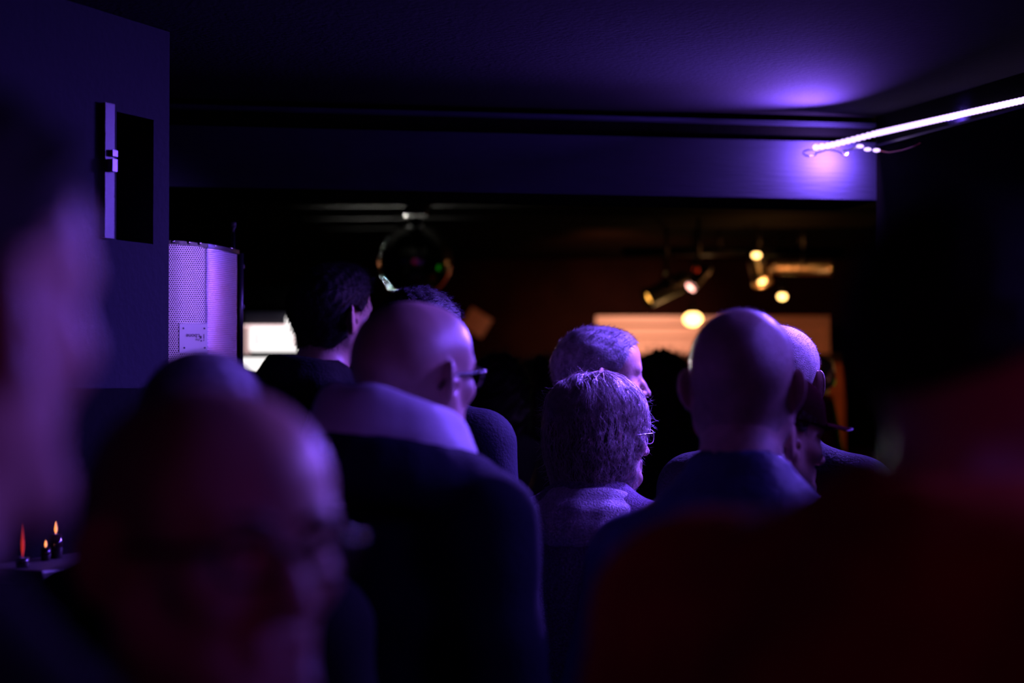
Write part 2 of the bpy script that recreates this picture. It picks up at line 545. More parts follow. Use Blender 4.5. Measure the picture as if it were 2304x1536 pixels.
def hand(f, wrist, fwd, palm_n, side, k=0.004, curl=0.35):
    """five fingered hand: fwd = direction of the fingers, palm_n = palm normal, side = +1 thumb on fwd x palm_n side"""
    W = Vector(wrist); a = Vector(fwd).normalized(); n = (Vector(palm_n) - a * Vector(palm_n).dot(a)).normalized()
    u = a.cross(n).normalized() * side
    for t in (-0.028, -0.010, 0.010, 0.028):
        f.cap(W + u * t * 0.6 + a * 0.01, W + a * 0.085 + u * t, 0.014, 0.0125, 0.010)
    lens = [(0.040, 0.024, 0.020), (0.045, 0.028, 0.022), (0.042, 0.026, 0.021), (0.033, 0.019, 0.018)]
    for j, t in enumerate((0.031, 0.0105, -0.0105, -0.031)):
        p = W + a * 0.085 + u * t
        d = (a + u * t * 2.5).normalized()
        ang = curl * (1 + 0.15 * j)
        r = 0.0090 - 0.0006 * (j == 3)
        for q, L in enumerate(lens[j]):
            d2 = (d * math.cos(ang) + n * math.sin(ang)).normalized()
            e = p + d2 * L
            f.cap(p, e, r, r - 0.0008, 0.003)
            n = n  # palm normal stays; the finger keeps curling
            ang = ang + curl
            p = e; r -= 0.0006
    p0 = W + a * 0.018 + u * 0.030
    p1 = p0 + (a * 0.6 + u * 0.7 + n * 0.35).normalized() * 0.042
    p2 = p1 + (a * 0.85 + u * 0.35 + n * 0.4).normalized() * 0.032
    p3 = p2 + (a * 0.95 + n * 0.35).normalized() * 0.025
    f.chain([p0, p1, p2, p3], [0.014, 0.0115, 0.0105, 0.009], 0.004)


SH = 1.435


def torso_prims(f, g, female=False, arms=('down', 'down'), legs=True, up=True, wide=1.0, lift=0.0):
    """g = thickness added all round (clothes)"""
    w = (0.88 if female else 1.0) * wide
    y = NECK_Y
    if up:
        f.cap((0, y, 1.52), (0, y, 1.40), 0.062 + g * .5, 0.085 + g, 0.04)
        for s in (-1, 1):
            f.cap((s * 0.03, y, 1.485 + lift * .6), (s * 0.165 * w, y, SH + lift), 0.05 + g, 0.052 + g, 0.05)
        f.ell((0, y - 0.005, 1.30), (0.165 * w + g, 0.112 + g, 0.19 + g), 0.05)
        f.ell((0, y + 0.005, 1.10), (0.150 * w + g, 0.108 + g, 0.17 + g), 0.06)
        if female:
            for s in (-1, 1):
                f.ell((s * 0.07, y + 0.085, 1.27), (0.06 + g * .5, 0.05 + g * .5, 0.06 + g * .5), 0.04)
    f.ell((0, y, 0.95), (0.165 * (1 if not female else 1.04) * (1 + (wide - 1) * .5) + g, 0.118 + g, 0.13 + g), 0.06)
    ends = []
    for s, pose in zip((-1, 1), arms):
        sh = Vector((s * 0.185 * w, y, SH - 0.01 + lift))
        if pose == 'down':
            el = Vector((s * 0.235 * w, y - 0.02, 1.135)); wr = Vector((s * 0.235 * w, y + 0.075, 0.895))
        elif pose == 'fold':
            el = Vector((s * 0.250 * w, y - 0.0, 1.15)); wr = Vector((s * 0.08, y + 0.20, 1.12))
        else:
            el = Vector((s * 0.300, y + 0.16, 1.36)); wr = Vector((s * 0.285, y + 0.14, 1.615))
        if up:
            f.cap(sh, el, 0.050 + g, 0.040 + g, 0.04)
            f.cap(el, wr, 0.040 + g, 0.027 + g * .8, 0.02)
        ends.append((s, pose, sh, el, wr))
    if legs:
        for s in (-1, 1):
            f.cap((s * 0.090, y, 0.90), (s * 0.105, y + 0.01, 0.50), 0.082 + g, 0.056 + g, 0.03)
            f.cap((s * 0.105, y + 0.01, 0.50), (s * 0.112, y - 0.02, 0.09), 0.056 + g, 0.038 + g, 0.02)
    return ends


def restretch(v, dz):
    """move the upper body by dz, stretching or shortening the legs"""
    v = v.copy()
    z = v[:, 2]
    v[:, 2] = np.where(z < 0.9, z * (0.9 + dz) / 0.9, z + dz)
    return v


_cache = {}
_shell = {}


def body_mesh(female, arms, wide=1.0, lift=0.0):
    lift = min(lift, 0.0)
    wide = min(wide, 1.0)
    key = ('body', female, arms, wide, lift)
    if key in _cache: return _cache[key]
    raised = 'up' in arms
    xo = 0.42
    f = Field(axis([(-xo, -0.20, 0.006), (-0.20, -0.112, 0.009), (-0.112, 0.112, 0.0034), (0.112, 0.20, 0.009), (0.20, xo, 0.006)]),
              axis([(-0.24, -0.125, 0.008), (-0.125, 0.132, 0.0036), (0.132, 0.30, 0.006)]),
              axis([(-0.01, 0.66, 0.012), (0.66, 0.92, 0.0055), (0.92, 1.50, 0.011), (1.50, 1.84, 0.0034)]))
    ends = torso_prims(f, 0.0, female, arms, wide=wide, lift=lift)
    head_prims(f, (0, 0, EAR), female)
    for s, pose, sh, el, wr in ends:
        d = (wr - el).normalized()
        if pose == 'up':
            hand(f, wr, Vector((0.25 * s, 0.35, 0.9)), Vector((0.9, 0.3, -.5)), -s, curl=0.55)
        elif pose == 'down':
            hand(f, wr, d, Vector((-s, -0.1, 0)), s, curl=0.3)
        else:
            hand(f, wr, d, Vector((0, -1, 0.2)), s if False else -s, curl=0.2)
    for s in (-1, 1):
        f.cap((s * 0.112, NECK_Y - 0.03, 0.05), (s * 0.125, NECK_Y + 0.15, 0.03), 0.034, 0.026, 0.03)
    _cache[key] = f.mesh()
    return _cache[key]


def head_field(female, ears=False, neck=True):
    key = ('hf', female, ears, neck)
    if key not in _cache:
        f = Field(axis([(-0.17, 0.17, 0.0036)]), axis([(-0.19, 0.17, 0.0036)]), axis([(-0.22, 0.21, 0.0036)]))
        head_prims(f, (0, 0, 0), female, neck, ears)
        _cache[key] = f
    return _cache[key].copy()


def hair_field(f, style, female=False, seed=1):
    X, Y, Z = f.ax[0][:, None, None], f.ax[1][None, :, None], f.ax[2][None, None, :]
    if style in ('short', 'crop', 'stubble', 'quiff', 'highcut'):
        t = {'highcut': 0.008, 'short': 0.009, 'crop': 0.005, 'stubble': 0.0015, 'quiff': 0.010}[style]
        hl = np.interp(f.ax[1], [-.12, -.05, -.022, -.012, .018, .035, .06, .085, .1], [-.06, -.070, -.045, 0.02, .022, .035, .078, .10, .13])[None, :, None]
        if style == 'highcut':
            hl = np.interp(f.ax[1], [-.12, -.05, 0.0, .03, .06, .085, .1], [-.02, .012, .040, .062, .085, .105, .13])[None, :, None]
        F = f.F - t
        if style == 'quiff':
            g = Field(*f.ax); g.F = F
            g.ell((0, 0.035, 0.110), (0.058, 0.055, 0.032), 0.03)
            F = g.F
        f.F = np.maximum(F, (hl - Z + 0 * X) * 0.7)
        # keep the ears free
        for s in (-1, 1):
            f.ell((s * 0.088, -0.004, -0.004), (0.025, 0.024, 0.040), 0.004, 's')
        if style != 'stubble':
            f.noise(0.0018, 140, seed)
    elif style == 'curly':
        f.ell((0, -0.02, 0.055), (0.112, 0.115, 0.105), 0.03)
        f.ell((0, -0.045, -0.045), (0.115, 0.085, 0.10), 0.04)
        f.noise(0.006, 90, seed)
        f.ell((0, 0.13, -0.04), (0.075, 0.10, 0.12), 0.01, 's')
    elif style == 'bob':
        f.ell((0, -0.022, 0.060), (0.096, 0.112, 0.090), 0.02)
        f.ell((0, -0.048, -0.010), (0.098, 0.082, 0.085), 0.03)
        f.ell((0, -0.060, -0.070), (0.075, 0.052, 0.060), 0.03)
        f.noise(0.0018, 80, seed)
        f.ell((0, 0.125, -0.045), (0.092, 0.092, 0.110), 0.01, 's')
    # hollow where the head itself sits is not needed: the head is inside
    return f


def strands(f, roots, dirfn, n_steps, step, r, rg, lift=0.0, flat=True, off=0.0012):
    """grow strands over the level surface of f; returns tube verts and faces"""
    Np = len(roots)
    p = roots.copy(); path = [p.copy()]
    prev = None
    for i in range(n_steps):
        g = f.grad(p)
        d = dirfn(p, g, i)
        if flat:
            d = d - g * np.sum(d * g, axis=1, keepdims=True) * (1 - lift)
        d /= np.maximum(np.linalg.norm(d, axis=1, keepdims=True), 1e-6)
        p = p + d * (step[:, None] if hasattr(step, 'shape') else step)
        if flat and lift == 0:
            dist = f.sample(p)
            p = p - f.grad(p) * (dist - off * min(1.0, (i + 1) / 3))[:, None] * 0.8
        path.append(p.copy())
    path = np.stack(path, 1)                      # Np, S, 3
    S = path.shape[1]
    T = np.gradient(path, axis=1)
    T /= np.maximum(np.linalg.norm(T, axis=2, keepdims=True), 1e-6)
    ref = np.array([0.31, 0.52, 0.79])
    A = np.cross(T, ref); A /= np.maximum(np.linalg.norm(A, axis=2, keepdims=True), 1e-6)
    B = np.cross(T, A)
    tap = np.linspace(1, 0.25, S)[None, :, None] * (r if not hasattr(r, 'shape') else r[:, None, None])
    vs = []
    for k in range(3):
        an = 2.0944 * k
        vs.append(path + (A * math.cos(an) + B * math.sin(an)) * tap)
    V = np.stack(vs, 2).reshape(-1, 3)
    base = (np.arange(Np)[:, None] * S + np.arange(S - 1)[None, :]) * 3
    fs = []
    for k in range(3):
        k2 = (k + 1) % 3
        fs.append(np.stack([base + k, base + k2, base + 3 + k2, base + 3 + k], -1).reshape(-1, 4))
    return V, np.concatenate(fs)


def make_hair(style, female=False, seed=1, n=None):
    key = ('hair', style, female, seed)
    if key in _cache: return _cache[key]
    rg = np.random.RandomState(seed)
    f = hair_field(head_field(female), style, female, seed)
    v, q = f.mesh()
    ok = v[:, 2] > -0.19
    if style in ('short', 'quiff', 'crop', 'stubble', 'highcut'):
        n = n or {'highcut': 3500, 'short': 3500, 'quiff': 3500, 'crop': 4500, 'stubble': 3500}[style]
        L = {'highcut': 0.008, 'short': 0.013, 'quiff': 0.015, 'crop': 0.009, 'stubble': 0.0035}[style]
        roots = v[rg.choice(len(v), n)] + rg.normal(size=(n, 3)) * 0.0015
        jit = rg.normal(size=(n, 3)) * 0.28
        ns = 3

        def dirfn(p, g, i):
            c = np.array([0.0, -0.15, -0.75]) + np.where(p[:, 2:3] > 0.07, np.array([[0.2, 0.9, 0.65]]), 0)
            return g * {'stubble': 1.2, 'crop': 0.5}.get(style, 0.30) + c + jit
        V, Q = strands(f, roots, dirfn, ns, L / ns * rg.uniform(0.5, 1.3, n), 0.0005 if style != 'stubble' else 0.00035, rg, lift=1.0)
    elif style == 'curly':
        n = n or 1500
        roots = v[rg.choice(len(v), n)]
        jit = rg.normal(size=(n, 3)) * 0.5
        ph = rg.uniform(0, 6.28, n)

        def dirfn(p, g, i):
            t = np.cross(g, np.array([0.2, 0.3, 1.0]))
            b = np.cross(g, t)
            a = ph + i * 0.95
            return g * 0.55 + t * np.cos(a)[:, None] * 1.1 + b * np.sin(a)[:, None] * 1.1 + jit * 0.3 + np.array([0, 0, -0.15])
        V, Q = strands(f, roots, dirfn, 11, 0.0052, 0.0006, rg, lift=1.0)
    else:
        n = n or 5200
        # locks falling from the crown, gathered in waves
        an = rg.uniform(0, 6.28, n); rr = np.sqrt(rg.uniform(0, 1, n)) * 0.075
        roots = np.stack([rr * np.cos(an), -0.025 + rr * 1.15 * np.sin(an), np.full(n, 0.13)], 1)
        extra = v[rg.choice(len(v), n // 2)]
        roots[:n // 2] = extra
        for _ in range(6):
            d = f.sample(roots); roots -= f.grad(roots) * (d - 0.001)[:, None] * 0.8
        lock = (np.floor(an * 7) + np.floor(rr * 60) * 3)
        lph = np.random.RandomState(5).uniform(0, 6.28, 400)[lock.astype(int) % 400]
        jit = rg.normal(size=(n, 3)) * 0.16

        def dirfn(p, g, i):
            out = np.stack([p[:, 0], p[:, 1] + 0.03, np.zeros(len(p))], 1)
            out /= np.maximum(np.linalg.norm(out, axis=1, keepdims=True), 1e-3)
            sidew = np.cross(out, np.array([0, 0, 1.0]))
            wv = np.sin(p[:, 2] * 80 + lph * 1.0)[:, None]
            return out * 0.9 * np.clip((p[:, 2:3] - 0.05) * 14, 0, 1) + np.array([0, 0.0, -1.0]) + sidew * wv * 0.55 + jit * 1.5
        off = 0.001 + 0.009 * np.random.RandomState(8).uniform(0, 1, 400)[lock.astype(int) % 400] ** 1.6 * rg.uniform(0.55, 1.0, n)
        V, Q = strands(f, roots, dirfn, 16, 0.0072 * rg.uniform(0.6, 1.1, n), 0.00055 * rg.uniform(.6, 1.6, n), rg, off=off)
        # flyaway ends
        m = 1400
        roots2 = v[rg.choice(len(v), m)]
        j2 = rg.normal(size=(m, 3)) * 0.5

        def dir2(p, g, i): return g * (0.5 - 0.05 * i) + np.array([0, 0, -0.35]) + j2
        V2, Q2 = strands(f, roots2, dir2, 7, 0.0045, 0.0004, rg, lift=1.0)
        Q = np.concatenate([Q, Q2 + len(V)]); V = np.concatenate([V, V2])
    Q = Q + len(v)
    out = (np.concatenate([v, V]), np.concatenate([q, Q]))
    _shell[len(out[1])] = len(q)
    _cache[key] = out
    return out


def ring_pts(c, rx, ry, tilt, n=20, a0=0, a1=2 * math.pi, zf=None):
    """ring round the neck; tilt raises the back; angle 0 = back (-y)"""
    out = []
    for i in range(n + 1):
        a = a0 + (a1 - a0) * i / n
        out.append((c[0] + rx * math.sin(a), c[1] - ry * math.cos(a), c[2] + tilt * math.cos(a)))
    return out


def garment(kind, collar, g, female, arms, wide, lift, seed):
    key = ('g', kind, collar, g, female, arms, wide, lift, seed)
    if key in _cache: return _cache[key]
    if kind == 'top':
        f = Field(axis([(-0.46, 0.46, 0.0085)]), axis([(-0.27, 0.32, 0.0085)]), axis([(0.78, 1.36, 0.011), (1.36, 1.76, 0.007)]))
        ends = torso_prims(f, g, female, arms, legs=False, wide=wide, lift=lift)
        # hem
        f.ell((0, NECK_Y, 0.93), (0.175 + g, 0.13 + g, 0.12), 0.05)
        if collar == 'stand':
            pts = ring_pts((0, NECK_Y + 0.014, 1.535 + lift), 0.080, 0.082, 0.018)
            for i in range(len(pts) - 1):
                a, b = np.array(pts[i]), np.array(pts[i + 1])
                f.cap(a, b, 0.014, 0.014, 0.008)
                f.cap(a - (0, 0, .028), b - (0, 0, .028), 0.018, 0.018, 0.014)
                f.cap(a - (0, 0, .055), b - (0, 0, .055), 0.026, 0.026, 0.02)
        elif collar == 'slope':
            pts = ring_pts((0, NECK_Y + 0.006, 1.500 + lift), 0.088, 0.092, 0.072)
            for i in range(len(pts) - 1):
                a, b = np.array(pts[i]), np.array(pts[i + 1])
                f.cap(a, b, 0.014, 0.014, 0.008)
                f.cap(a - (0, 0, .03), b - (0, 0, .03), 0.020, 0.020, 0.016)
                f.cap(a - (0, 0, .06), b - (0, 0, .06), 0.028, 0.028, 0.03)
        elif collar == 'hood':
            for dz, r, rad in ((0.0, 0.098, 0.026), (-0.035, 0.112, 0.032)):
                pts = ring_pts((0, NECK_Y - 0.022, 1.535 + dz + lift), r, r, 0.030)
                for i in range(len(pts) - 1):
                    f.cap(pts[i], pts[i + 1], rad, rad, 0.02)
        elif collar == 'crew':
            pts = ring_pts((0, NECK_Y + 0.008, 1.488 + lift), 0.078, 0.078, 0.012)
            for i in range(len(pts) - 1):
                f.cap(pts[i], pts[i + 1], 0.012, 0.012, 0.01)
        elif collar == 'wide':
            pass
        f.noise(0.0022 if g < 0.03 else 0.0038, 26, seed)
        if collar == 'cowl':
            for dz, r, rad in ((-0.018, 0.138, 0.024), (-0.055, 0.150, 0.034)):
                pts = ring_pts((0, NECK_Y - 0.012, 1.535 + dz + lift), r, r * .95, 0.030)
                for i in range(len(pts) - 1):
                    f.cap(pts[i], pts[i + 1], rad, rad, 0.03)
        # neck opening
        rr = {'stand': 0.068, 'hood': 0.074, 'crew': 0.066, 'wide': 0.105, 'cowl': 0.120, 'slope': 0.076}[collar]
        f.cap((0, NECK_Y + 0.005, 1.475 + lift * .5), (0, NECK_Y + 0.03, 1.72 + lift), rr - 0.006, rr + 0.012, 0.012, 's')
        # sleeve ends
        for s, pose, sh, el, wr in ends:
            d = (wr - el).normalized()
            f.cap(wr + d * 0.045, wr + d * 0.12, 0.062 + g, 0.062 + g, 0.004, 's')
    elif kind == 'trousers':
        f = Field(axis([(-0.26, 0.26, 0.011)]), axis([(-0.24, 0.16, 0.011)]), axis([(0.05, 1.06, 0.012)]))
        torso_prims(f, g, female, arms, up=False)
        X, Y, Z = f.ax[0][:, None, None], f.ax[1][None, :, None], f.ax[2][None, None, :]
        f.F = np.maximum(f.F, np.maximum(0.075 - Z, Z - 1.03) + 0 * X + 0 * Y)
        f.noise(0.003, 30, seed)
    elif kind == 'hood':
        # soft light hood bunched round the back of the neck
        f = Field(axis([(-0.24, 0.24, 0.005)]), axis([(-0.26, 0.16, 0.005)]), axis([(1.36, 1.68, 0.005)]))
        for dz, r, rad in ((0.022, 0.092, 0.013), (-0.005, 0.098, 0.019), (-0.038, 0.106, 0.025), (-0.075, 0.110, 0.027)):
            pts = ring_pts((0, NECK_Y - 0.010, 1.545 + dz), r, r * 0.98, 0.032, 24)
            for i in range(len(pts) - 1):
                f.cap(pts[i], pts[i + 1], rad, rad, 0.03)
        f.noise(0.0025, 34, seed)
        f.cap((0, NECK_Y, 1.42), (0, NECK_Y + 0.03, 1.70), 0.078, 0.090, 0.012, 's')
        f.F = np.maximum(f.F, (1.43 - f.ax[2])[None, None, :] + 0 * f.F)
    elif kind == 'shirt':
        f = Field(axis([(-0.15, 0.15, 0.004)]), axis([(-0.18, 0.14, 0.004)]), axis([(1.42, 1.60, 0.004)]))
        for dz, r, rad in ((0.0, 0.069, 0.006), (-0.02, 0.072, 0.008), (-0.042, 0.078, 0.010)):
            pts = ring_pts((0, NECK_Y + 0.012, 1.535 + dz), r, r, 0.010, 24)
            for i in range(len(pts) - 1):
                f.cap(pts[i], pts[i + 1], rad, rad, 0.012)
        f.cap((0, NECK_Y + 0.005, 1.40), (0, NECK_Y + 0.02, 1.64), 0.064, 0.066, 0.006, 's')
    elif kind == 'scarf':
        f = Field(axis([(-0.22, 0.22, 0.005)]), axis([(-0.22, 0.18, 0.005)]), axis([(1.36, 1.62, 0.005)]))
        for dz, r, rad in ((0.0, 0.080, 0.020), (-0.035, 0.098, 0.030), (-0.07, 0.112, 0.030)):
            pts = ring_pts((0, NECK_Y + 0.005, 1.520 + dz), r, r * 0.95, 0.008, 24)
            for i in range(len(pts) - 1):
                f.cap(pts[i], pts[i + 1], rad, rad, 0.02)
        f.noise(0.002, 60, seed)
        f.cap((0, NECK_Y, 1.40), (0, NECK_Y + 0.02, 1.66), 0.062, 0.068, 0.01, 's')
    elif kind == 'shoes':
        f = Field(axis([(-0.2, 0.2, 0.007)]), axis([(-0.16, 0.2, 0.007)]), axis([(-0.012, 0.14, 0.007)]))
        for s in (-1, 1):
            f.cap((s * 0.112, NECK_Y - 0.035, 0.052), (s * 0.127, NECK_Y + 0.155, 0.038), 0.044, 0.036, 0.02)
            f.cap((s * 0.112, NECK_Y - 0.02, 0.05), (s * 0.112, NECK_Y - 0.02, 0.11), 0.048, 0.046, 0.02)
        f.F = np.maximum(f.F, (0.0 - f.ax[2])[None, None, :] + 0 * f.F)
    _cache[key] = f.mesh()
    return _cache[key]


def glasses_mesh(thick=0.0022, lens_w=0.024, lens_h=0.016, side=0.078):
    mb = MB()
    for s in (-1, 1):
        pts = []
        for i in range(25):
            a = 2 * math.pi * i / 24
            ca, sa = math.cos(a), math.sin(a)
            sx = math.copysign(abs(ca) ** 0.75, ca); sz = math.copysign(abs(sa) ** 0.75, sa)
            pts.append((s * 0.033 + sx * lens_w, 0.104 - abs(s * 0.033 + sx * lens_w) * 0.12, 0.010 + sz * lens_h))
        mb.tube(pts, thick, 8, cap=False)
        mb.tube([(s * 0.057, 0.098, 0.019), (s * 0.070, 0.088, 0.019), (s * side, 0.07, 0.018), (s * (side + .001), 0.01, 0.014), (s * (side + .001), -0.012, 0.010), (s * (side), -0.030, -0.008)], [thick * 1.3, thick * 1.3, thick * 1.2, thick, thick, thick], 8)
    mb.tube([(-0.010, 0.106, 0.014), (0, 0.108, 0.017), (0.010, 0.106, 0.014)], thick, 8)
    return mb


def make_cap():
    """peaked cap: crown and brim, head-local"""
    f = head_field(False)
    f.F -= 0.007
    Z = f.ax[2][None, None, :]; Y = f.ax[1][None, :, None]
    f.ell((0, -0.005, 0.075), (0.083, 0.104, 0.068), 0.02)
    f.F = np.maximum(f.F, 0.052 - 0.10 * (Y + 0.1) - Z + 0 * f.F)
    crown = f.mesh()
    vs = []; fs = []
    nu, nv = 17, 9
    for top in (0, 1):
        for j in range(nv):
            t = j / (nv - 1)
            for i in range(nu):
                a = math.radians(-62 + 124 * i / (nu - 1))
                x = 0.082 * math.sin(a)
                y = 0.055 + 0.045 * math.cos(a) + t * 0.072 * math.cos(a) ** 0.6
                z = 0.048 - t * 0.006 - 2.2 * x * x + top * 0.0030 * (1 - 0.5 * t)
                vs.append((x, y, z))
    n1 = nu * nv
    for j in range(nv - 1):
        for i in range(nu - 1):
            a = j * nu + i
            fs.append((a, a + nu, a + nu + 1, a + 1))
            fs.append((n1 + a, n1 + a + 1, n1 + a + nu + 1, n1 + a + nu))
    edge = [i for i in range(nu)] + [j * nu + nu - 1 for j in range(1, nv)] + [(nv - 1) * nu + i for i in range(nu - 2, -1, -1)] + [j * nu for j in range(nv - 2, 0, -1)]
    for a, b in zip(edge, edge[1:] + edge[:1]):
        fs.append((a, b, n1 + b, n1 + a))
    return crown, (vs, fs)


def person(label, d, ear_px, yaw, female=False, hair=None, hair_mat='brown_hair', skin='skin', scale=1.0, top='black_cloth', collar='stand',
           thick=0.022, trousers='denim', arms=('down', 'down'), wide=1.0, lift=0.0, seed=1, group=None, tilt=0.0, turn=0.0, top_name='jacket', extras=None):
    """stands on the floor with the midpoint between the ears at photo pixel ear_px, d metres away; yaw 0 = seen from behind, 90 = facing right"""
    pt = P(ear_px[0], ear_px[1], d)
    dz = pt.z / scale - EAR
    root = empty('person', (pt.x, pt.y, 0), -math.radians(yaw))
    tag(root, label, 'person', group)
    root.scale = (scale, scale, scale)
    head_z = EAR + dz

    def put(name, mesh, m, parent=root, smooth=True, body=True):
        v, q = mesh
        v = np.asarray(v, float)
        v = restretch(v, dz) if body else v + np.array([0, 0, head_z])
        if turn:
            # head turned on the neck
            w = np.clip((v[:, 2] - (head_z - 0.175)) / 0.11, 0, 1)
            w = w * w * (3 - 2 * w) * (np.hypot(v[:, 0], v[:, 1] - NECK_Y) < 0.3)
            if name in (top_name, 'trousers', 'shoe', 'shirt_collar', 'fleece_collar'):
                w = w * 0
            a = -math.radians(turn) * w
            x, y = v[:, 0].copy(), v[:, 1] + 0.03
            v[:, 0] = x * np.cos(a) - y * np.sin(a)
            v[:, 1] = x * np.sin(a) + y * np.cos(a) - 0.03
        if tilt:
            # nod of the head: only what lies above the neck
            w = np.clip((v[:, 2] - (head_z - 0.15)) / 0.12, 0, 1)
            a = -tilt * w
            y0, z0 = NECK_Y, head_z - 0.10
            y = v[:, 1] - y0; z = v[:, 2] - z0
            v[:, 1] = y0 + y * np.cos(a) - z * np.sin(a)
            v[:, 2] = z0 + y * np.sin(a) + z * np.cos(a)
        return link_mesh(name, v, np.asarray(q) if not isinstance(q, list) else q, m, parent, smooth)
    put('body', body_mesh(female, arms, wide, lift), skin)
    if hair:
        hm = make_hair(hair, female, seed)
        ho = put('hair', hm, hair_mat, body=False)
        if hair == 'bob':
            # shell coloured dark as shade between the paler strands
            ho.data.materials.append(M['hair_shade'])
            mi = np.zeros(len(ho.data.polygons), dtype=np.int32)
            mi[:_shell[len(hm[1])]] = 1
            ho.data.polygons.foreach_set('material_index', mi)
    put(top_name, garment('top', collar, thick, female, arms, wide, lift, seed), top)
    put('trousers', garment('trousers', '', 0.014, female, ('down', 'down'), 1.0, 0, 1), trousers)
    sv, sq = garment('shoes', '', 0, False, ('down', 'down'), 1.0, 0, 1)
    for s in (-1, 1):
        keep = np.where(sv[:, 0] * s > 0)[0]
        remap = -np.ones(len(sv), int); remap[keep] = np.arange(len(keep))
        put('shoe', (sv[keep], remap[sq[np.all(remap[sq] >= 0, axis=1)]]), 'shoe')
    for e in extras or []:
        if e[0] == 'glasses':
            g = glasses_mesh(*e[2:])
            put('glasses', ([list(v) for v in g.v], g.f), e[1], body=False)
        elif e[0] == 'hood':
            hv, hq = garment('hood', '', 0, False, ('down', 'down'), 1, 0, 3)
            put('hood', (hv + np.array([0, -0.004, 0.030]), hq), e[1])
        elif e[0] == 'shirt_collar':
            put('shirt_collar', garment('shirt', '', 0, False, ('down', 'down'), 1, 0, 3), e[1])
        elif e[0] == 'scarf':
            put('fleece_collar', garment('scarf', '', 0, True, ('down', 'down'), 1, 0, 3), e[1])
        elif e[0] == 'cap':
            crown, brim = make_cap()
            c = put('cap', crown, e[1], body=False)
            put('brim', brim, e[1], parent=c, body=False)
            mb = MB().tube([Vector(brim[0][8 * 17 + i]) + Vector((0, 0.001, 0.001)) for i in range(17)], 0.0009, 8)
            put('brim_glint', ([list(v) for v in mb.v], mb.f), 'lilac_fabric', parent=c, body=False)  # pale tube stands in for light caught along the brim
        elif e[0] == 'zip':
            mb = MB().box(e[2], (0.006, 0.005, 0.018), bevel=0.0015)
            put('zip_pull', ([list(v) for v in mb.v], mb.f), e[1], smooth=False, body=False)
        elif e[0] == 'eyebrows':
            for s in (-1, 1):
                mb = MB().tube([(s * 0.010, 0.097, 0.032), (s * 0.026, 0.097, 0.038), (s * 0.042, 0.089, 0.036), (s * 0.052, 0.077, 0.030)], [0.003, 0.0045, 0.004, 0.002], 8)
                put('eyebrow', ([list(v) for v in mb.v], mb.f), e[1], body=False)
        elif e[0] == 'irises':
            for s in (-1, 1):
                mb = MB().sphere((s * 0.031, 0.0868, 0.012), 0.0058, 14, 8, (1, 0.75, 1))
                put('iris', ([list(v) for v in mb.v], mb.f), e[1], body=False)
        elif e[0] == 'strap':
            for s in (-1, 1):
                mb = MB().tube([(s * 0.09, NECK_Y - 0.14, 1.20 - EAR), (s * 0.10, NECK_Y - 0.10, 1.43 - EAR), (s * 0.105, NECK_Y, 1.515 - EAR), (s * 0.10, NECK_Y + 0.10, 1.42 - EAR), (s * 0.09, NECK_Y + 0.145, 1.2 - EAR)], 0.014, 8)
                put('shoulder_strap', ([list(v) for v in mb.v], mb.f), e[1], body=False)
    return root


# ------------------------------------------------------------------ the room
CEIL = 2.325
BX = Vector((0.982, 0.187, 0)).normalized()       # along the downstand beam, to the right
BN = Vector((-0.187, 0.982, 0)).normalized()      # away from the camera
Rb = Matrix((BX, BN, Vector((0, 0, 1)))).transposed()
corner = P(1972, 450, 4.9)
BOT = corner.z
structure('floor', MB().box((0, 5, -0.05), (8, 16, 0.1)), 'floor')
structure('ceiling', MB().box((0.2, 3.2 - 1.2, CEIL + 0.05), (7.6, 7.8 + 1.2, 0.1)), 'ceiling_paint')


def beam_box(x0, x1, y0, y1, z0, z1):
    """box in beam coordinates, x along the beam left of the corner"""
    c = Vector((corner.x, corner.y, 0)) + BX * ((x0 + x1) / 2) + BN * ((y0 + y1) / 2)
    return MB().box((c.x, c.y, (z0 + z1) / 2), (x1 - x0, y1 - y0, z1 - z0), Rb)


TOPB = P(1830, 318, 4.87).z
bm_ = beam_box(-4.2, 0.0, 0.0, 0.28, BOT, TOPB)
rg0 = random.Random(3)
structure('trim_1', bm_, 'beam_paint')
structure('shade_batten', beam_box(-4.2, -0.002, 0.003, 0.278, BOT - 0.004, BOT - 0.0002), 'black_paint')  # black strip added so the beam's underside looks shaded
structure('trim_2', beam_box(-4.2, 0.0, 0.03, 0.28, TOPB, CEIL), 'black_paint')
structure('trim_3', beam_box(-4.2, 0.0, 0.0, 0.029, CEIL - 0.028, CEIL - 0.018), 'beam_paint')
# side wall that comes towards the camera from the corner
WD = Vector((0.28, -1, 0)).normalized()
WN = Vector((1, 0.28, 0)).normalized()
wc = Vector((corner.x, corner.y, 0))
wm = wc + WD * 2.7 + WN * 0.15
Rw = Matrix((WN, -WD, Vector((0, 0, 1)))).transposed()
structure('wall_right', MB().box((wm.x, wm.y, CEIL / 2), (0.3, 5.4, CEIL), Rw), 'black_paint')
structure('wall_far_right', MB().box((2.6, 8.4, 1.3), (0.2, 7.4, 2.6)), 'black_paint')
structure('wall_back', MB().box((0, 11.1, 1.3), (6, 0.2, 2.6)), 'brick_red')
structure('wall_left', MB().box((-3.1, 5, 1.3), (0.2, 14, 2.6)), 'black_paint')
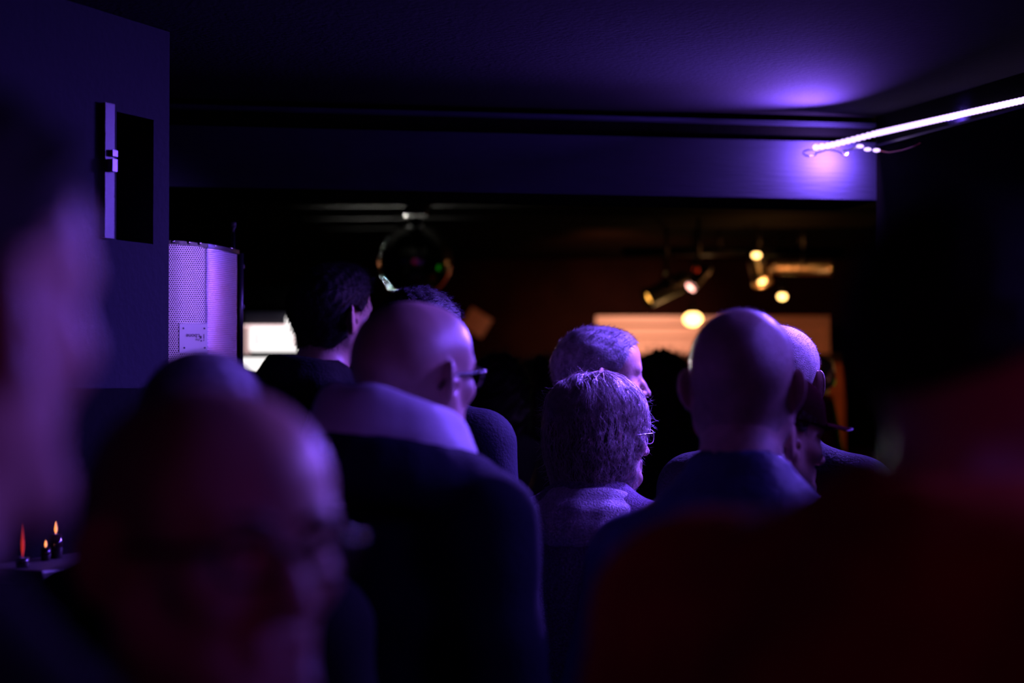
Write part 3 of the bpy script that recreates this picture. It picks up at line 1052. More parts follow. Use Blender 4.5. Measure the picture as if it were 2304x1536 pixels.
# ceiling of the stage end, sagging boards
mb = MB()
nx, ny = 40, 130
vs = []; fs = []
for j in range(ny + 1):
    y = 5.0 + 6.1 * j / ny
    for i in range(nx + 1):
        x = -3.1 + 5.8 * i / nx
        vs.append((x, y, 2.34 + 0.020 * math.sin(y * 11 + 0.6 * math.sin(x * 1.3)) + 0.012 * math.sin(y * 23 + x)))
for j in range(ny):
    for i in range(nx):
        a = j * (nx + 1) + i
        fs.append((a, a + nx + 1, a + nx + 2, a + 1))
mb.add(vs, fs)
structure('ceiling_stage', mb, mat('stage_ceiling_paint', (0.011, 0.011, 0.010), 0.9, spec=0.05), smooth=True)

# left partition with its dark recess
e0 = P(380, 560, 3.7)
LD = Vector((-0.39, -0.92, 0)).normalized()      # from its free edge towards the camera
LN = Vector((0.92, -0.39, 0)).normalized()       # face normal, towards the room
Rl = Matrix((-LD, LN, Vector((0, 0, 1)))).transposed()
z_bot = 1.600


def left_box(s0, s1, t0, t1, z0, z1, mb=None):
    c = Vector((e0.x, e0.y, 0)) + LD * ((s0 + s1) / 2) + LN * ((t0 + t1) / 2)
    return (mb or MB()).box((c.x, c.y, (z0 + z1) / 2), (s1 - s0, abs(t1 - t0), z1 - z0), Rl)


ra, rb_ = 0.056, 0.182
rz0, rz1 = P(300, 545, 3.6).z, P(300, 262, 3.6).z
part = MB()
left_box(0, ra, -0.12, 0, z_bot, CEIL, part)
left_box(rb_, 2.3, -0.12, 0, z_bot, CEIL, part)
left_box(ra, rb_, -0.12, 0, z_bot, rz0, part)
left_box(ra, rb_, -0.12, 0, rz1, CEIL, part)
left_box(ra, rb_, -0.12, -0.10, rz0, rz1, part)
structure('wall_partition', part, 'partition_paint')
structure('trim_4', left_box(0.002, 2.3, -0.12, -0.002, 0, z_bot), 'black_paint')
rp = MB()
left_box(ra + .002, rb_ - .002, -0.098, -0.093, rz0 + .002, rz1 - .002, rp)
o = rp.build('wall_speaker', 'black_paint')
tag(o, 'flat black rectangular speaker recessed in the blue-lit partition at upper left', 'speaker')

c = Vector((e0.x, e0.y, 0)) + LD * 0.0
rail = empty('latch_rail', (c + LD * 0.235 + LN * 0.004).to_tuple(), 0)
tag(rail, 'upright metal rail with small shiny latch, left of the black recess in the partition', 'rail')
def rel(mb, root):
    mb.v = [tuple(Vector(v) - root.location) for v in mb.v]
    return mb
o = rel(left_box(0.205, 0.235, 0.0, 0.012, rz0 - .0, rz1 + 0.01), rail).build('rail', 'dull_metal', rail)
left_latch = MB()
zl = P(240, 380, 3.55).z
left_box(0.212, 0.228, 0.012, 0.024, zl - 0.012, zl + 0.012, left_latch)
left_box(0.206, 0.222, 0.012, 0.020, zl + 0.018, zl + 0.030, left_latch)
rel(left_latch, rail).build('latch', 'latch_metal', rail)

# ------------------------------------------------------------------ LED strip
pts = [P(1836, 331, 4.76), P(1862, 328, 4.765), P(1900, 319, 4.79), P(1972, 300, 4.83)]
pend = P(2304, 225, 4.17)
dirw = WD.copy()
far = pend + dirw * 3.6
strip = empty('led_strip', tuple(pts[-1]))
tag(strip, 'glowing violet LED strip running along the ceiling edge at upper right', 'light strip')
allp = pts + [pend, far]


def along(ps, step):
    out = []; carry = 0.0
    for a, b in zip(ps, ps[1:]):
        L = (b - a).length; t = carry
        while t < L:
            out.append((a + (b - a) * (t / L), (b - a).normalized())); t += step
        carry = t - L
    return out


org = strip.location
rib = MB()
for a, b in zip(allp, allp[1:]):
    m = (a + b) / 2; t = (b - a).normalized(); nrm = Vector((0, 0, 1)); u = t.cross(nrm).normalized(); nn = u.cross(t)
    R = Matrix((t, u, nn)).transposed()
    rib.box(tuple(m - org + Vector((0, 0, 0.0028))), ((b - a).length + 0.002, 0.010, 0.002), R)
rib.build('ribbon', 'white_plastic', strip)
beads = along(allp, 0.0167)
proto = None
rest = MB()
for i, (p, t) in enumerate(beads):
    if i < 100:
        if proto is None:
            proto = MB().sphere((0, 0, 0), 0.0092, 12, 8, (1, 1, 0.85)).build('led', 'led', strip, True)
            q = proto
        else:
            q = proto.copy(); q.parent = strip; col.objects.link(q)
        q.location = p - org
    else:
        rest.sphere(tuple(p - org), 0.0048, 8, 5)
o = rest.build('led', 'led', strip); o['kind'] = 'stuff'
# aluminium ledge the strip is fixed to
ledge = MB()
a = P(1976, 325, 4.87); b = P(2304, 249, 4.19); a.z = b.z = (a.z + b.z) / 2
dl = WD.copy(); b = a + dl * 5.2
R = Matrix((dl, Vector((0, 0, 1)).cross(dl).normalized(), Vector((0, 0, 1)))).transposed()
m = (a + b) / 2
ledge.box(tuple(m), ((b - a).length, 0.02, 0.006), R)
o = ledge.build('mounting_ledge', 'black_metal')
tag(o, 'thin metal mounting ledge running just below the glowing light strip', 'ledge')
o['kind'] = 'structure'
# light the strip really gives
segs = [(pts[3], pend, (-0.75, -0.62, -0.50), 80, 95), (pend, pend + dirw * 1.8, (-0.90, -0.28, -0.52), 56, 7.5), (pend + dirw * 1.8, far, (-0.95, 0.15, -0.42), 75, 3.2)]
for a, b, dr, sp, w in segs:
    m = (a + b) / 2
    l = add_light('led_strip_light', 'AREA', tuple(m - Vector((0, 0, 0.010))), VIOLET, w * (b - a).length, size=(b - a).length, size_y=0.008, spread=math.radians(sp))
    # lie along the strip, tilted towards the audience
    z = -Vector(dr).normalized()
    t = (b - a).normalized()
    t = (t - z * t.dot(z)).normalized()
    y = z.cross(t)
    l.rotation_euler = Matrix((t, y, z)).transposed().to_euler()
# loose end: loops of wire and solder pads that hang in front of the beam
endw = empty('strip_end', tuple(P(1880, 335, 4.77)))
tag(endw, 'loose curled wire end of the light strip hanging before the beam corner', 'cable')
def loop(cx, cy, w, h, d, n=16, a0=0, a1=6.28):
    return [P(cx + w * math.cos(a0 + (a1 - a0) * i / n), cy + h * math.sin(a0 + (a1 - a0) * i / n), d + 0.02 * math.sin(i)) - endw.location for i in range(n + 1)]
MB().tube(loop(1822, 344, 15, 7, 4.75), 0.0022, 8).build('wire_loop', 'white_plastic', endw, True)
MB().tube([P(x, y, dd) - endw.location for x, y, dd in ((1838, 344, 4.75), (1862, 336, 4.76), (1884, 340, 4.74), (1902, 350, 4.73), (1906, 345, 4.74), (1896, 338, 4.76), (1915, 336, 4.77), (1940, 327, 4.79))], 0.0022, 8).build('wire', 'white_plastic', endw, True)
MB().tube([P(x, y, dd) - endw.location for x, y, dd in ((1972, 338, 4.80), (2000, 343, 4.74), (2030, 338, 4.66), (2055, 330, 4.6), (2070, 322, 4.56))], 0.0015, 8).build('red_wire', mat('red_wire', (0.5, 0.08, 0.04), 0.5), endw, True)
for q in ((1935, 329), (1952, 336), (1972, 338)):
    MB().sphere(tuple(P(q[0], q[1], 4.77) - endw.location), 0.007, 12, 8, (1.4, 1, .7)).build('led', 'led', endw, True)
add_light('strip_end_light', 'AREA', tuple(P(1882, 349, 4.80)), (0.36, 0.15, 1.0), 4.2, direction=(-0.55, 1, -0.25), size=0.05, size_y=0.012)
add_light('strip_end_uplight', 'AREA', tuple(P(1842, 334, 4.68)), (0.24, 0.10, 1.0), 9.0, direction=(-0.50, -0.50, 0.70), size=0.02, spread=math.radians(128))

# ------------------------------------------------------------------ microphone screen on its stand
D0 = 4.2
ms = empty('microphone_screen', tuple(P(445, 690, D0)))
tag(ms, 'curved perforated metal microphone screen beside the partition edge', 'microphone screen')
k = D0 / F_PX
# plan of the sheet: flat front facing the camera, folding back on the right and left
def plan(px_list):
    return [((px - 445) * k, dd) for px, dd in px_list]
pl = []
xx, yy = (300 - 376) * k, -0.010
px = 300.0
while px <= 508:
    pl.append(((px - 445) * k, yy))
    ang = 8 if px < 370 else 18 if px < 400 else 22 if px < 430 else 25 if px < 458 else min(58 + (px - 458) * 0.5, 80)
    st_ = 10 if px < 450 else 4
    yy += st_ * k * math.tan(math.radians(ang)); px += st_
def sheet_y(px):
    x = (px - 445) * k
    for (x0, y0), (x1, y1) in zip(pl, pl[1:]):
        if x0 <= x <= x1: return y0 + (y1 - y0) * (x - x0) / (x1 - x0)
    return pl[-1][1]
zt, zb = (690 - 549) * k, (690 - 850) * k
def sheet_top(x): return zt - 0.010 * max(0, (x + 0.05)) / 0.11
vs = []; fs = []; uvs = []
u = 0
N_ = len(pl)
for back in (0, 0, 1):
    u = 0
    for i, (x, y) in enumerate(pl):
        if i: u += math.hypot(x - pl[i - 1][0], y - pl[i - 1][1])
        x0_, y0_ = pl[max(i - 1, 0)]; x1_, y1_ = pl[min(i + 1, N_ - 1)]
        t_ = Vector((x1_ - x0_, y1_ - y0_)).normalized()
        ox, oy = -t_.y * 0.0015 * back, t_.x * 0.0015 * back
        vs += [(x + ox, y + oy, zb), (x + ox, y + oy, sheet_top(x))]
        uvs += [(u, 0), (u, sheet_top(x) - zb)]
for i in range(N_ - 1):
    fs.append((2 * i, 2 * i + 2, 2 * i + 3, 2 * i + 1))
n_front = len(fs)
front_fs = list(fs)
A_ = 2 * N_; B_ = 4 * N_
for i in range(N_ - 1):
    fs.append((B_ + 2 * i, B_ + 2 * i + 1, B_ + 2 * i + 3, B_ + 2 * i + 2))
    fs.append((A_ + 2 * i + 1, A_ + 2 * i + 3, B_ + 2 * i + 3, B_ + 2 * i + 1))
    fs.append((A_ + 2 * i, B_ + 2 * i, B_ + 2 * i + 2, A_ + 2 * i + 2))
fs.append((A_, A_ + 1, B_ + 1, B_)); fs.append((A_ + 2 * N_ - 2, B_ + 2 * N_ - 2, B_ + 2 * N_ - 1, A_ + 2 * N_ - 1))
sheet = link_mesh('perforated_sheet', vs, fs, 'perforated', ms)
for p_ in sheet.data.polygons:
    p_.use_smooth = p_.index < n_front
uvl = sheet.data.uv_layers.new(name='UVMap')
for l in sheet.data.loops:
    uvl.data[l.index].uv = uvs[l.vertex_index]
fs = front_fs
# foam behind
vs2 = [(x * 0.985, y + 0.006, z) for x, y in pl for z in (zb + .004, zt - .012)]
fo = link_mesh('foam_lining', vs2, fs, 'foam', ms)
sol = fo.modifiers.new('thickness', 'SOLIDIFY'); sol.thickness = 0.012; sol.offset = -1
# top rim with screws
rim = MB()
for (x0, y0), (x1, y1) in zip(pl, pl[1:]):
    L = math.hypot(x1 - x0, y1 - y0)
    R = Matrix.Rotation(math.atan2(y1 - y0, x1 - x0), 3, 'Z')
    z = zt - 0.010 * max(0, ((x0 + x1) / 2 + 0.05)) / 0.11 + 0.0045
    rim.box(((x0 + x1) / 2, (y0 + y1) / 2 + 0.003, z), (L + 0.002, 0.010, 0.009), R)
rim.build('top_rim', 'black_metal', ms)
for px, py in ((388, 543), (422, 544), (444, 545), (474, 548), (498, 549)):
    y = sheet_y(px) - 0.006
    sc_ = MB().lathe([(0.0001, 0.004), (0.0022, 0.0038), (0.0042, 0.002), (0.0045, 0.0)], 12, aim((0, -1, 0.3)), ((px - 445) * k, y + 0.002, (690 - py) * k))
    sc_.build('screw', 'chrome', ms, True)
# name plate, mounted upside down
px0, px1, py0, py1 = 402, 462, 727, 794
cx, cz = ((px0 + px1) / 2 - 445) * k, (690 - (py0 + py1) / 2) * k
YAWP = math.radians(22)
kc = k / math.cos(YAWP)
plate = MB().box((0, 0, 0), ((px1 - px0) * kc, 0.002, (py1 - py0) * k), bevel=0.0006).build('name_plate', mat('plate_alu', (0.50, 0.50, 0.56), 0.5, 0.3), ms)
plate.location = (cx, sheet_y(432) - 0.0045, cz)
plate.rotation_euler = (0, 0, YAWP)
def pp(px, py, y): return ((px - 432) * kc, y, (760.5 - py) * k)
for px, py in ((411, 738), (455, 738), (413, 782), (456, 782)):
    MB().lathe([(0.0001, 0.0024), (0.0014, 0.0022), (0.0024, 0.0010), (0.0027, 0.0)], 12, aim((0, -1, 0)), pp(px, py, -0.001)).build('rivet', 'chrome', plate, True)


def text_mesh(s, size, loc, parent, name, flip=True, bold=0.0):
    cu = bpy.data.curves.new('t', 'FONT')
    cu.body = s; cu.size = size; cu.extrude = 0.0003; cu.offset = bold
    cu.align_x = 'LEFT'
    to = bpy.data.objects.new('t', cu); col.objects.link(to)
    bpy.context.view_layer.update()
    me = bpy.data.meshes.new_from_object(to.evaluated_get(bpy.context.evaluated_depsgraph_get()))
    bpy.data.objects.remove(to)
    me.materials.append(M['lettering'])
    o = bpy.data.objects.new(name, me)
    o.parent = parent
    R = Matrix.Rotation(math.pi, 4, 'Y') if flip else Matrix.Identity(4)
    o.matrix_local = Matrix.Translation(loc) @ R @ Matrix.Rotation(math.radians(90), 4, 'X')
    col.objects.link(o)
    return o


text_mesh('l', 0.0150, pp(455.5, 751, -0.0013), plate, 'lettering', bold=0.0002)
MB().box(pp(447.5, 758, -0.0012), (0.0040, 0.0012, 0.0064), bevel=0.0005).build('lettering', 'lettering', plate)
text_mesh('t.bone', 0.0128, pp(446, 751, -0.0013), plate, 'lettering', bold=0.0002)
text_mesh('r', 0.0080, pp(455, 762.5, -0.0013), plate, 'lettering', bold=0.0002)
MB().box(pp(448.5, 766, -0.0012), (0.0034, 0.0012, 0.0034), bevel=0.0004).build('lettering', 'lettering', plate)
text_mesh('the', 0.0080, pp(445.5, 761.5, -0.0013), plate, 'lettering')

st = empty('microphone_stand', (P(524, 700, D0 + 0.24).x, D0 + 0.24, 0))
tag(st, 'dark chrome microphone stand pole right of the perforated screen', 'microphone stand')
s0 = st.location
zc = lambda py: P(524, py, D0 + 0.24).z
MB().tube([(0, 0, 0.03), (0, 0, zc(640))], 0.0085, 14).build('pole', 'chrome', st, True)
MB().tube([(0, 0, zc(690)), (0, 0, zc(508))], 0.0052, 14).build('rod', 'chrome', st, True)
MB().tube([(0, 0, zc(512)), (0, 0, zc(500))], 0.0075, 12).build('end_cap', 'rubber', st, True)
for py in (600, 690):
    c_ = MB().tube([(0, 0, zc(py + 12)), (0, 0, zc(py - 10))], 0.0135, 12); c_.tube([(0.0, 0, zc(py)), (0.028, -0.004, zc(py))], 0.006, 8)
    c_.build('clamp', 'rubber', st, True)
MB().tube([(0.018, -0.006, zc(570)), (0.018, -0.006, zc(835))], 0.0085, 12).build('boom', 'black_metal', st, True)
MB().tube([(0.0, -0.01, zc(690)), (-0.03, -0.03, zc(700))], 0.007, 10).build('bracket', 'black_metal', st, True)
for i in range(3):
    a = i * 2.094 + 0.4
    MB().tube([(0, 0, 0.12), (0.26 * math.cos(a), 0.26 * math.sin(a), 0.012)], 0.008, 8).build('leg', 'black_metal', st, True)

# ------------------------------------------------------------------ equipment rack and lit display behind
zr = P(620, 835, 5.0).z
rk = empty('equipment_rack', (P(610, 835, 5.0).x, 5.15, 0))
tag(rk, 'black equipment rack with flat top below the white lit display', 'rack')
MB().box((0, 0, zr / 2), (0.56, 0.4, zr), bevel=0.008).build('case', 'black_metal', rk)
MB().box((0, -0.205, zr * 0.45), (0.5, 0.01, zr * 0.8), bevel=0.003).build('front_panel', 'black_paint', rk)
for s in (-1, 1):
    MB().tube([(s * 0.2, -0.21, zr * .62), (s * 0.2, -0.245, zr * .62), (s * 0.2, -0.245, zr * .72), (s * 0.2, -0.21, zr * .72)], 0.006, 8).build('handle', 'chrome', rk, True)

DW = 6.6
kw = DW / F_PX
def at(px, py, base): return P(px, py, DW) - base
ld = empty('lit_display', tuple(P(620, 835, DW)))
lz = ld.location
tag(ld, 'overexposed white lit display cabinet behind the dark-haired young man', 'lit display')
def panel(px0, px1, py0, py1, dy, th, m, name, bev=0.0):
    a = P(px0, py1, DW) - lz; b = P(px1, py0, DW) - lz
    return MB().box(((a.x + b.x) / 2, dy + th / 2, (a.z + b.z) / 2), (b.x - a.x, th, b.z - a.z), bevel=bev).build(name, m, ld)
zf = lz.z
MB().box((0.05, 0.13, -zf / 2 - 0.03), (0.42, 0.2, zf - 0.02 - 0.04)).build('base_cabinet', 'black_paint', ld)
panel(536, 760, 640, 845, 0.10, 0.03, 'black_paint', 'back_panel')
panel(540, 750, 804, 836, 0.04, 0.02, 'screen_white', 'lower_panel')
panel(540, 750, 797, 803, 0.03, 0.04, 'black_metal', 'divider')
panel(543, 558, 730, 796, 0.05, 0.02, 'screen_dim', 'side_panel')
panel(545, 640, 729, 735, 0.045, 0.02, 'screen_pink', 'top_edge')
panel(557, 720, 734, 791, 0.03, 0.04, 'screen_white', 'main_panel', 0.012)
panel(571, 579, 748, 777, 0.028, 0.004, 'screen_pink', 'slot')
panel(659, 668, 748, 776, 0.028, 0.004, 'screen_pink', 'slot')
panel(543, 720, 700, 728, 0.08, 0.02, 'screen_night', 'upper_panel')
a = P(654, 722, DW) - lz
MB().sphere((a.x, 0.045, a.z), 0.033, 18, 12, (0.75, 0.4, 1.15)).build('round_lamp', 'screen_white', ld, True)
for q in ld.children:
    pass

# ------------------------------------------------------------------ mirror ball
DM = 7.4
km = DM / F_PX
mbp = P(935, 588, DM)
ball = empty('mirror_ball', tuple(mbp))
tag(ball, 'mirror ball hanging from the ceiling behind the bald man in glasses', 'mirror ball')
Rr = 83 * km
rgm = random.Random(11)
mb = MB()
rows = 22
for i in range(rows):
    th0 = math.pi * i / rows; th1 = math.pi * (i + 1) / rows
    thm = (th0 + th1) / 2
    n = max(4, int(2 * math.pi * math.sin(thm) * rows / math.pi * 0.98))
    for j in range(n):
        p0 = 2 * math.pi * j / n; p1 = 2 * math.pi * (j + 0.93) / n
        th1b = th0 + (th1 - th0) * 0.93
        q = []
        for th, ph in ((th0, p0), (th1b, p0), (th1b, p1), (th0, p1)):
            q.append(Vector((math.sin(th) * math.cos(ph), math.sin(th) * math.sin(ph), math.cos(th))) * Rr)
        c = sum(q, Vector()) / 4
        nr = c.normalized()
        ax = Vector((rgm.gauss(0, 1), rgm.gauss(0, 1), rgm.gauss(0, 1))).normalized()
        Rt = Matrix.Rotation(rgm.gauss(0, 0.035), 3, ax)
        q = [c + Rt @ (v - c) for v in q]
        base = [v * 0.985 for v in q]
        mb.add(q + base, [(0, 1, 2, 3), (0, 4, 5, 1), (1, 5, 6, 2), (2, 6, 7, 3), (3, 7, 4, 0)])
mb.build('mirror_tiles', mat('mirror', (0.85, 0.85, 0.85), 0.10, 1.0), ball)
MB().sphere((0, 0, 0), Rr * 0.984, 32, 20).build('core', 'black_paint', ball, True)
MB().lathe([(0.0001, Rr + 0.03), (0.02, Rr + 0.03), (0.03, Rr - 0.01), (0.03, Rr - 0.02)], 18).build('top_cap', 'black_metal', ball, True)
MB().tube([(0, 0, Rr + 0.02), (0, 0, 2.36 - mbp.z)], 0.004, 8).build('hanging_rod', 'black_metal', ball, True)
MB().box((0, 0, 2.33 - mbp.z - 0.02), (0.09, 0.09, 0.06), bevel=0.005).build('motor', 'black_metal', ball)

# ------------------------------------------------------------------ stage lamps
def par_can(label, body_a, body_b, r, dist, lens_mat, body_mat='black_metal', lens_r=None, lens_px=None, hook=True, lens_dir=None, power=0, lcol=(1, .6, .3), group=None):
    """spotlight: can from photo pixel body_a (rear) to body_b (front), r in pixels"""
    a = P(*body_a, dist); b = P(*body_b, dist + 0.0)
    b = b + Vector((0, -0.06, 0))
    root = empty('stage_spotlight', tuple(a))
    tag(root, label, 'spotlight', group)
    ax = (b - a); L = ax.length; R = aim(ax)
    rr = r * dist / F_PX
    MB().lathe([(0.0001, -0.02), (rr * .55, -0.018), (rr * .85, 0.0), (rr, 0.02), (rr, L * .93), (rr * 1.1, L * .93), (rr * 1.1, L), (rr * .98, L), (rr * .95, L * .9)], 24, R).build('can', body_mat, root, True)
    for t in (0.25, 0.4, 0.55):
        MB().lathe([(rr * 1.0, L * t - .004), (rr * 1.05, L * t), (rr * 1.0, L * t + .004)], 24, R).build('cooling_ring', body_mat, root, True)
    lr = (lens_r or r * .8) * dist / F_PX
    MB().lathe([(0.0001, L * .93 + lr * .25), (lr * .5, L * .93 + lr * .2), (lr, L * .92)], 24, R).build('lens', lens_mat, root, True)
    # yoke and clamp up to the ceiling
    m = a + ax * 0.5 - a
    side = R @ Vector((0, 1, 0)); side = side if abs(side.z) < 0.6 else R @ Vector((1, 0, 0))
    top = m + Vector((0, 0, rr + 0.05))
    MB().tube([m + side * rr * 1.02, m + side * rr * 1.15 + Vector((0, 0, rr)), top, m - side * rr * 1.15 + Vector((0, 0, rr)), m - side * rr * 1.02], 0.007, 8).build('yoke', 'black_metal', root, True)
    MB().tube([top, Vector((top.x, top.y, 2.355 - a.z))], 0.009, 8).build('hanger', 'black_metal', root, True)
    return root


DS = 8.4
par_can('black spotlight with yellow lens, leftmost of the stage lamps', (1545, 628), (1452, 674), 22, DS, 'lamp_yellow', lens_r=12)
par_can('dark spotlight with pinkish white lens, above the largest yellow lamp', (1592, 606), (1549, 650), 13, DS - 0.25, 'lamp_pink', lens_r=14)
par_can('upright chrome spotlight pointing down, beside the horizontal one', (1702, 580), (1712, 640), 21, DS, 'lamp_warm', body_mat='brass_can', lens_r=9)
par_can('long horizontal chrome spotlight lit orange, rightmost stage lamp', (1742, 600), (1870, 603), 17, DS, 'lamp_warm', body_mat='brass_can', lens_r=16)


def bulb(label, px, py, dist, r, m, stretch=(1, 1, 1), stem=0.12):
    p = P(px, py, dist)
    root = empty('stage_bulb', tuple(p))
    tag(root, label, 'lamp')
    MB().sphere((0, 0, 0), r * dist / F_PX, 16, 10, stretch).build('bulb', m, root, True)
    MB().lathe([(0.012, 0.0), (0.016, 0.02), (0.014, 0.05), (0.0001, 0.052)], 14, None, (0, 0, r * dist / F_PX * .6)).build('socket', 'black_metal', root, True)
    MB().tube([(0, 0, 0.03), (0, 0, 2.35 - p.z)], 0.004, 6).build('cord', 'black_metal', root, True)
    return root


bulb('large yellow-white lamp in front of the pale board, above the bald heads', 1559, 718, DS + 0.2, 17, 'lamp_warm', (1.25, 1, 0.95))
bulb('small round warm bulb below the upright chrome spotlight', 1760, 667, DS + 0.45, 9, 'lamp_warm', (1.1, 1, 0.85))
bulb('small white bulb on top of the upright chrome spotlight', 1702, 574, DS - 0.1, 8, 'lamp_warm', (1.2, 1, 0.8))
bulb('small dim red bulb between the two groups of stage lamps', 1566, 607, DS + 0.3, 6, 'lamp_glint_red')
add_light('stage_lamp_light', 'POINT', tuple(P(1745, 640, DS - 0.2)), (1.0, 0.36, 0.10), 2.4, radius=0.03)
add_light('stage_lamp_light', 'POINT', tuple(P(1559, 735, DS + 0.3)), (1.0, 0.5, 0.2), 1.3, radius=0.03)
# lighting bar
tb = MB().tube([P(1400, 566, DS + .1), P(1900, 566, DS + .1)], 0.022, 12)
for px in (1500, 1620, 1800):
    p = P(px, 566, DS + .1)
    tb.tube([p, (p.x, p.y, 2.35)], 0.008, 8)
tag(tb.build('lighting_bar', 'black_metal', None, True), 'black lighting bar hung from the ceiling above the stage lamps', 'bar')
# unseen coloured lamps added for glints on the mirror ball
for pos, m_, lab, pw in (((1.5, 7.1, 1.45), (0.05, 1.0, 0.03), 'green', 0.6), ((-0.1, -1.0, 1.95), (0.6, 0.06, 1.0), 'magenta', 1.2)):
    add_light('glint_%s_light' % lab, 'POINT', pos, m_, pw, radius=0.06)
add_light('ball_arc_light', 'AREA', tuple(P(772, 742, 10.0)), (1.0, 0.97, 0.86), 1.2, target=(-0.42, 7.4, 2.10), size=0.25, spread=math.radians(18))  # unseen white lamp added for the arc on the mirror ball

# ------------------------------------------------------------------ stage back: pale board, paper, dark shelf
DB = 10.5
def rect_box(px0, px1, py0, py1, d, th, mb=None):
    a = P(px0, py1, d); b = P(px1, py0, d)
    return (mb or MB()).box(((a.x + b.x) / 2, d + th / 2, (a.z + b.z) / 2), (b.x - a.x, th, b.z - a.z))
bb = empty('backdrop_board', (P(1605, 800, DB).x, DB, 0))
tag(bb, 'wide pale board with raised frame standing behind the stage, lit orange', 'board')
def bbp(px0, px1, py0, py1, dy, th, m, name):
    mb = rect_box(px0, px1, py0, py1, DB + dy, th)
    mb.v = [tuple(Vector(v) - bb.location) for v in mb.v]
    return mb.build(name, m, bb)
bbp(1343, 1868, 712, 860, 0.03, 0.03, 'cream_paint', 'face')
bbp(1341, 1870, 711, 729, -0.01, 0.05, 'cream_paint', 'top_rail')
bbp(1343, 1868, 752, 757, 0.01, 0.03, 'cream_paint', 'middle_rail')
bbp(1858, 1870, 729, 900, -0.01, 0.05, 'cream_paint', 'side_rail')
for px in (1350, 1860):
    mb = MB().box((P(px, 800, DB).x - bb.location.x, 0.03, P(px, 850, DB).z / 2), (0.04, 0.05, P(px, 850, DB).z)); mb.build('leg', 'cream_paint', bb)
sh = rect_box(1300, 1900, 795, 803, DB - 0.25, 0.14)
sh = sh.build('shelf', 'dark_wood'); tag(sh, 'dark narrow shelf crossing in front of the pale board', 'shelf')
lw = rect_box(1380, 1900, 803, 1400, DB - 0.10, 0.06)
tag(lw.build('wainscot_panel', mat('orange_panel', (0.55, 0.22, 0.10), 0.6, vary=0.2, vscale=6)), 'orange brown panelling below the dark shelf at the stage back', 'panelling')
pa = P(1072, 725, 10.9)
ph = 26 * 10.9 / F_PX
mb = MB()
R = Matrix.Rotation(math.radians(32), 3, 'Y')
mb.box((0, 0, 0), (ph * 2.1, 0.004, ph * 1.9), R)
mb.v = [tuple(Vector(v) + Vector((pa.x, 10.985, pa.z))) for v in mb.v]
tag(mb.build('paper_sheet', 'paper'), 'square sheet of paper pinned askew on the dark red back wall', 'paper')
add_light('paper_light', 'SPOT', (0.4, 8.9, 2.25), (1.0, 0.09, 0.03), 6, target=tuple(pa), radius=0.04, spot=0.5, blend=1.0)

# ------------------------------------------------------------------ candle at far left, glints built as glowing shapes
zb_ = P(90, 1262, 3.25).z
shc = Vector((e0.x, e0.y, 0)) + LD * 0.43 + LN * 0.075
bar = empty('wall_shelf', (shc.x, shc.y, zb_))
tag(bar, 'small dark wall shelf on the partition at lower left, holding three glassware pieces with glints', 'shelf')
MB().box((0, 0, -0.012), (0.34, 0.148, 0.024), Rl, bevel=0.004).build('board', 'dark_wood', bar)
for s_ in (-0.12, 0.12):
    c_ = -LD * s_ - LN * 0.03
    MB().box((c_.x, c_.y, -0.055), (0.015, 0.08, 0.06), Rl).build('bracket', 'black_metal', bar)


def glassware(label, px, d, py_top, py_bot, m, w=9):  # glowing shape stands in for a glint on glassware
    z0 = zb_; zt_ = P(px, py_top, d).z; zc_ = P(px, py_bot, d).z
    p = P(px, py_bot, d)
    root = empty('glint_holder', (p.x, p.y, z0))
    tag(root, label, 'glassware')
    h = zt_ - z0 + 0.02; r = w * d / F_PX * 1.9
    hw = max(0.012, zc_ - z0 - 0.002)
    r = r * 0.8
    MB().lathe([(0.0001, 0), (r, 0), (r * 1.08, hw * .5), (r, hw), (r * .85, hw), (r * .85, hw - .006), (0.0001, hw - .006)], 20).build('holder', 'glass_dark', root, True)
    MB().lathe([(0.0001, hw - .006), (r * .8, hw - .006), (r * .78, hw - .001), (0.0001, hw - .001)], 16).build('inner_disc', 'white_plastic', root, True)
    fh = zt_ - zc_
    MB().lathe([(0.0001, hw - .001), (w * .34 * d / F_PX, hw + fh * .22), (w * .40 * d / F_PX, hw + fh * .42), (w * .22 * d / F_PX, hw + fh * .75), (0.0001, hw + fh)], 14).build('glint', m, root, True)
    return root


glassware('candle in a dark holder with tall amber flame, rightmost on the wall shelf', 126, 3.30, 1170, 1198, 'glint_amber')
glassware('low candle in a dark holder with small amber flame in the middle of the shelf', 103, 3.26, 1212, 1228, 'glint_amber', 7)
glassware('candle in a dark holder with long red glow, leftmost on the wall shelf', 51, 3.14, 1176, 1250, 'lamp_glint_red', 9)

# ------------------------------------------------------------------ the audience
# bald man with glasses, pale hood over a dark jacket
person('bald man in dark-rimmed glasses with a pale hood over a dark jacket', 2.80, (936, 862), 40, top='navy_cloth', collar='cowl', thick=0.030, seed=2, wide=1.02, lift=0.0, scale=0.955,
       extras=[('hood', 'lilac_fabric'), ('glasses', 'frame_black', 0.0028), ('eyebrows', 'brown_hair')], skin='skin', tilt=0.0)
# bald man right of centre, navy stand-up collar
person('bald man seen from behind wearing a navy coat with stand-up collar', 2.95, (1672, 880), 14, top='navy_shell', collar='stand', thick=0.026, seed=3, wide=0.96, lift=-0.065,
       skin='skin_shaved', hair='stubble', hair_mat='shaved_hair')
# white stubble man behind him
person('man with close-cropped white hair just behind the bald man in navy', 3.88, (1756, 872), 24, top='black_cloth', skin='skin', hair='stubble', hair_mat='white_stubble', seed=4)
# cap
person('short person in a peaked cap whose brim shows beside the ear of the bald man', 3.28, (1714, 994), 26, turn=38, scale=0.93, top='black_cloth', collar='crew', seed=5, hair='crop', hair_mat='brown_hair', extras=[('cap', 'cap_cloth')], tilt=0.10)
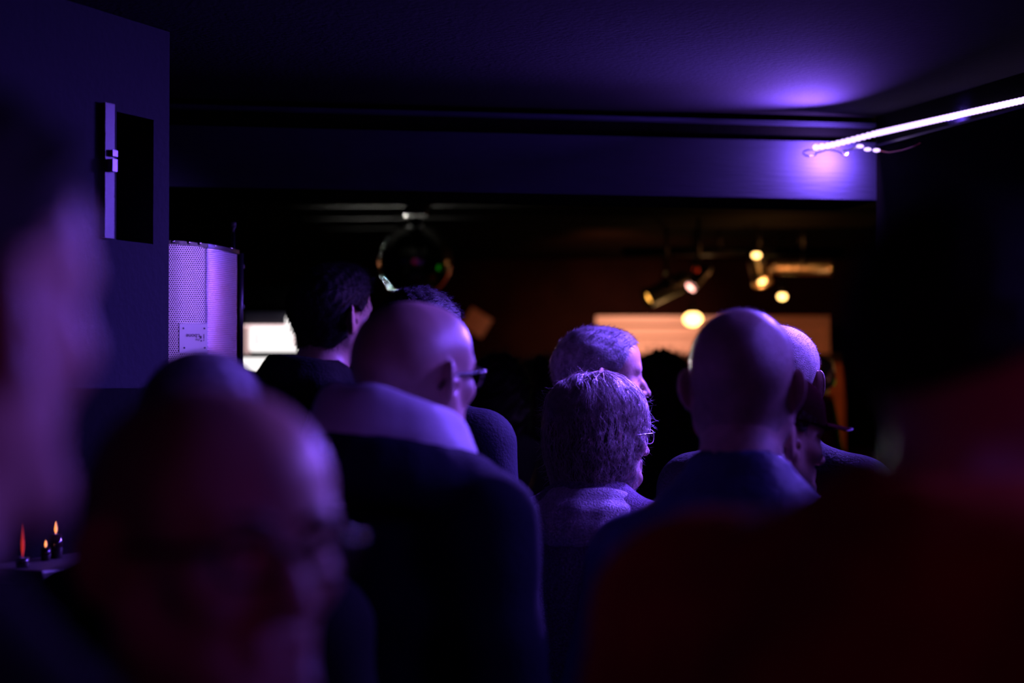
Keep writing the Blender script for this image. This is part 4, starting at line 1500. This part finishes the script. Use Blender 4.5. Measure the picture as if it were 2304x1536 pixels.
# woman with short wavy greying hair
person('woman with wavy greying hair, thin glasses and a fleecy mauve coat', 3.72, (1344, 992), 24, turn=34, female=True, scale=0.92, hair='bob', hair_mat='greying_hair', top='boucle', collar='crew', thick=0.026, seed=6,
       extras=[('scarf', 'boucle_pale'), ('glasses', 'chrome', 0.0011, 0.023, 0.016, 0.080)], top_name='coat')
# grey haired man in profile
person('man with short grey hair in profile behind the woman with wavy hair', 4.4, (1352, 862), 82, hair='crop', hair_mat='grey_hair', top='black_cloth', seed=7)
# young man with dark hair and hoodie
person('tall young man with thick dark hair and black hooded jacket by the lit display', 4.62, (750, 722), 44, hair='quiff', hair_mat='black_hair', top='black_cloth', collar='hood', thick=0.026, seed=8, lift=-0.03,
       extras=[('zip', 'chrome', (-0.088, -0.165, -0.15))])
# dark-haired person behind the bald man in glasses
person('dark-haired person in a navy jacket, head half hidden behind the bald man in glasses', 4.15, (945, 785), 30, hair='short', hair_mat='black_hair', top='dark_navy', seed=9, thick=0.03)
# curly silhouettes near the stage
person('dark curly-haired figure nearest the bald man with the pale hood', 5.2, (1122, 905), 0, female=True, hair='curly', hair_mat='dark_curls', top='black_cloth', collar='crew', seed=10, scale=0.85)
person('dark curly-haired figure between the other curly head and the grey-haired man', 5.9, (1222, 902), 10, female=True, hair='curly', hair_mat='dark_curls', top='black_cloth', collar='crew', seed=11, scale=0.9)
person('curly-haired figure rimmed orange between the profile man and the bald man', 6.2, (1488, 895), 5, female=True, hair='curly', hair_mat='dark_curls', top='black_cloth', collar='crew', seed=12)
# performer with raised hand
person('performer near the stage raising one warmly lit hand', 6.9, (1668, 850), 180, hair='short', hair_mat='brown_hair', top='dark_amber_shirt' if False else 'rust_cloth', arms=('up', 'down'), seed=13)
# head behind the man in glasses at lower left
person('person with thin pale hair half hidden behind the foreground man in glasses', 2.42, (462, 1000), 12, hair='stubble', hair_mat='grey_hair', top='black_cloth', seed=14, scale=0.93, collar='crew', lift=-0.03)
# foreground left man in glasses looking right
person('blurred balding man in glasses at lower left turned towards the right', 1.36, (478, 1262), 138, top='black_cloth', collar='stand', seed=15,
       extras=[('glasses', 'frame_black', 0.0028), ('eyebrows', 'brown_hair'), ('irises', 'frame_black')])
# far left blurred face
person('very blurred person with dark hair at the far left edge, closest to the camera', 0.90, (-196, 742), 28, scale=0.92, hair='highcut', hair_mat='black_hair', top='black_cloth', collar='crew', lift=-0.05, seed=16)
# foreground right, rust jacket
person('large blurred dark-haired man in a rust red jacket at lower right', 1.27, (2232, 842), 50, turn=16, hair='highcut', hair_mat='black_hair', top='rust_cloth', collar='slope', thick=0.050, wide=1.42, lift=-0.008, scale=0.91, seed=17,
       extras=[('shirt_collar', 'lilac_fabric')])
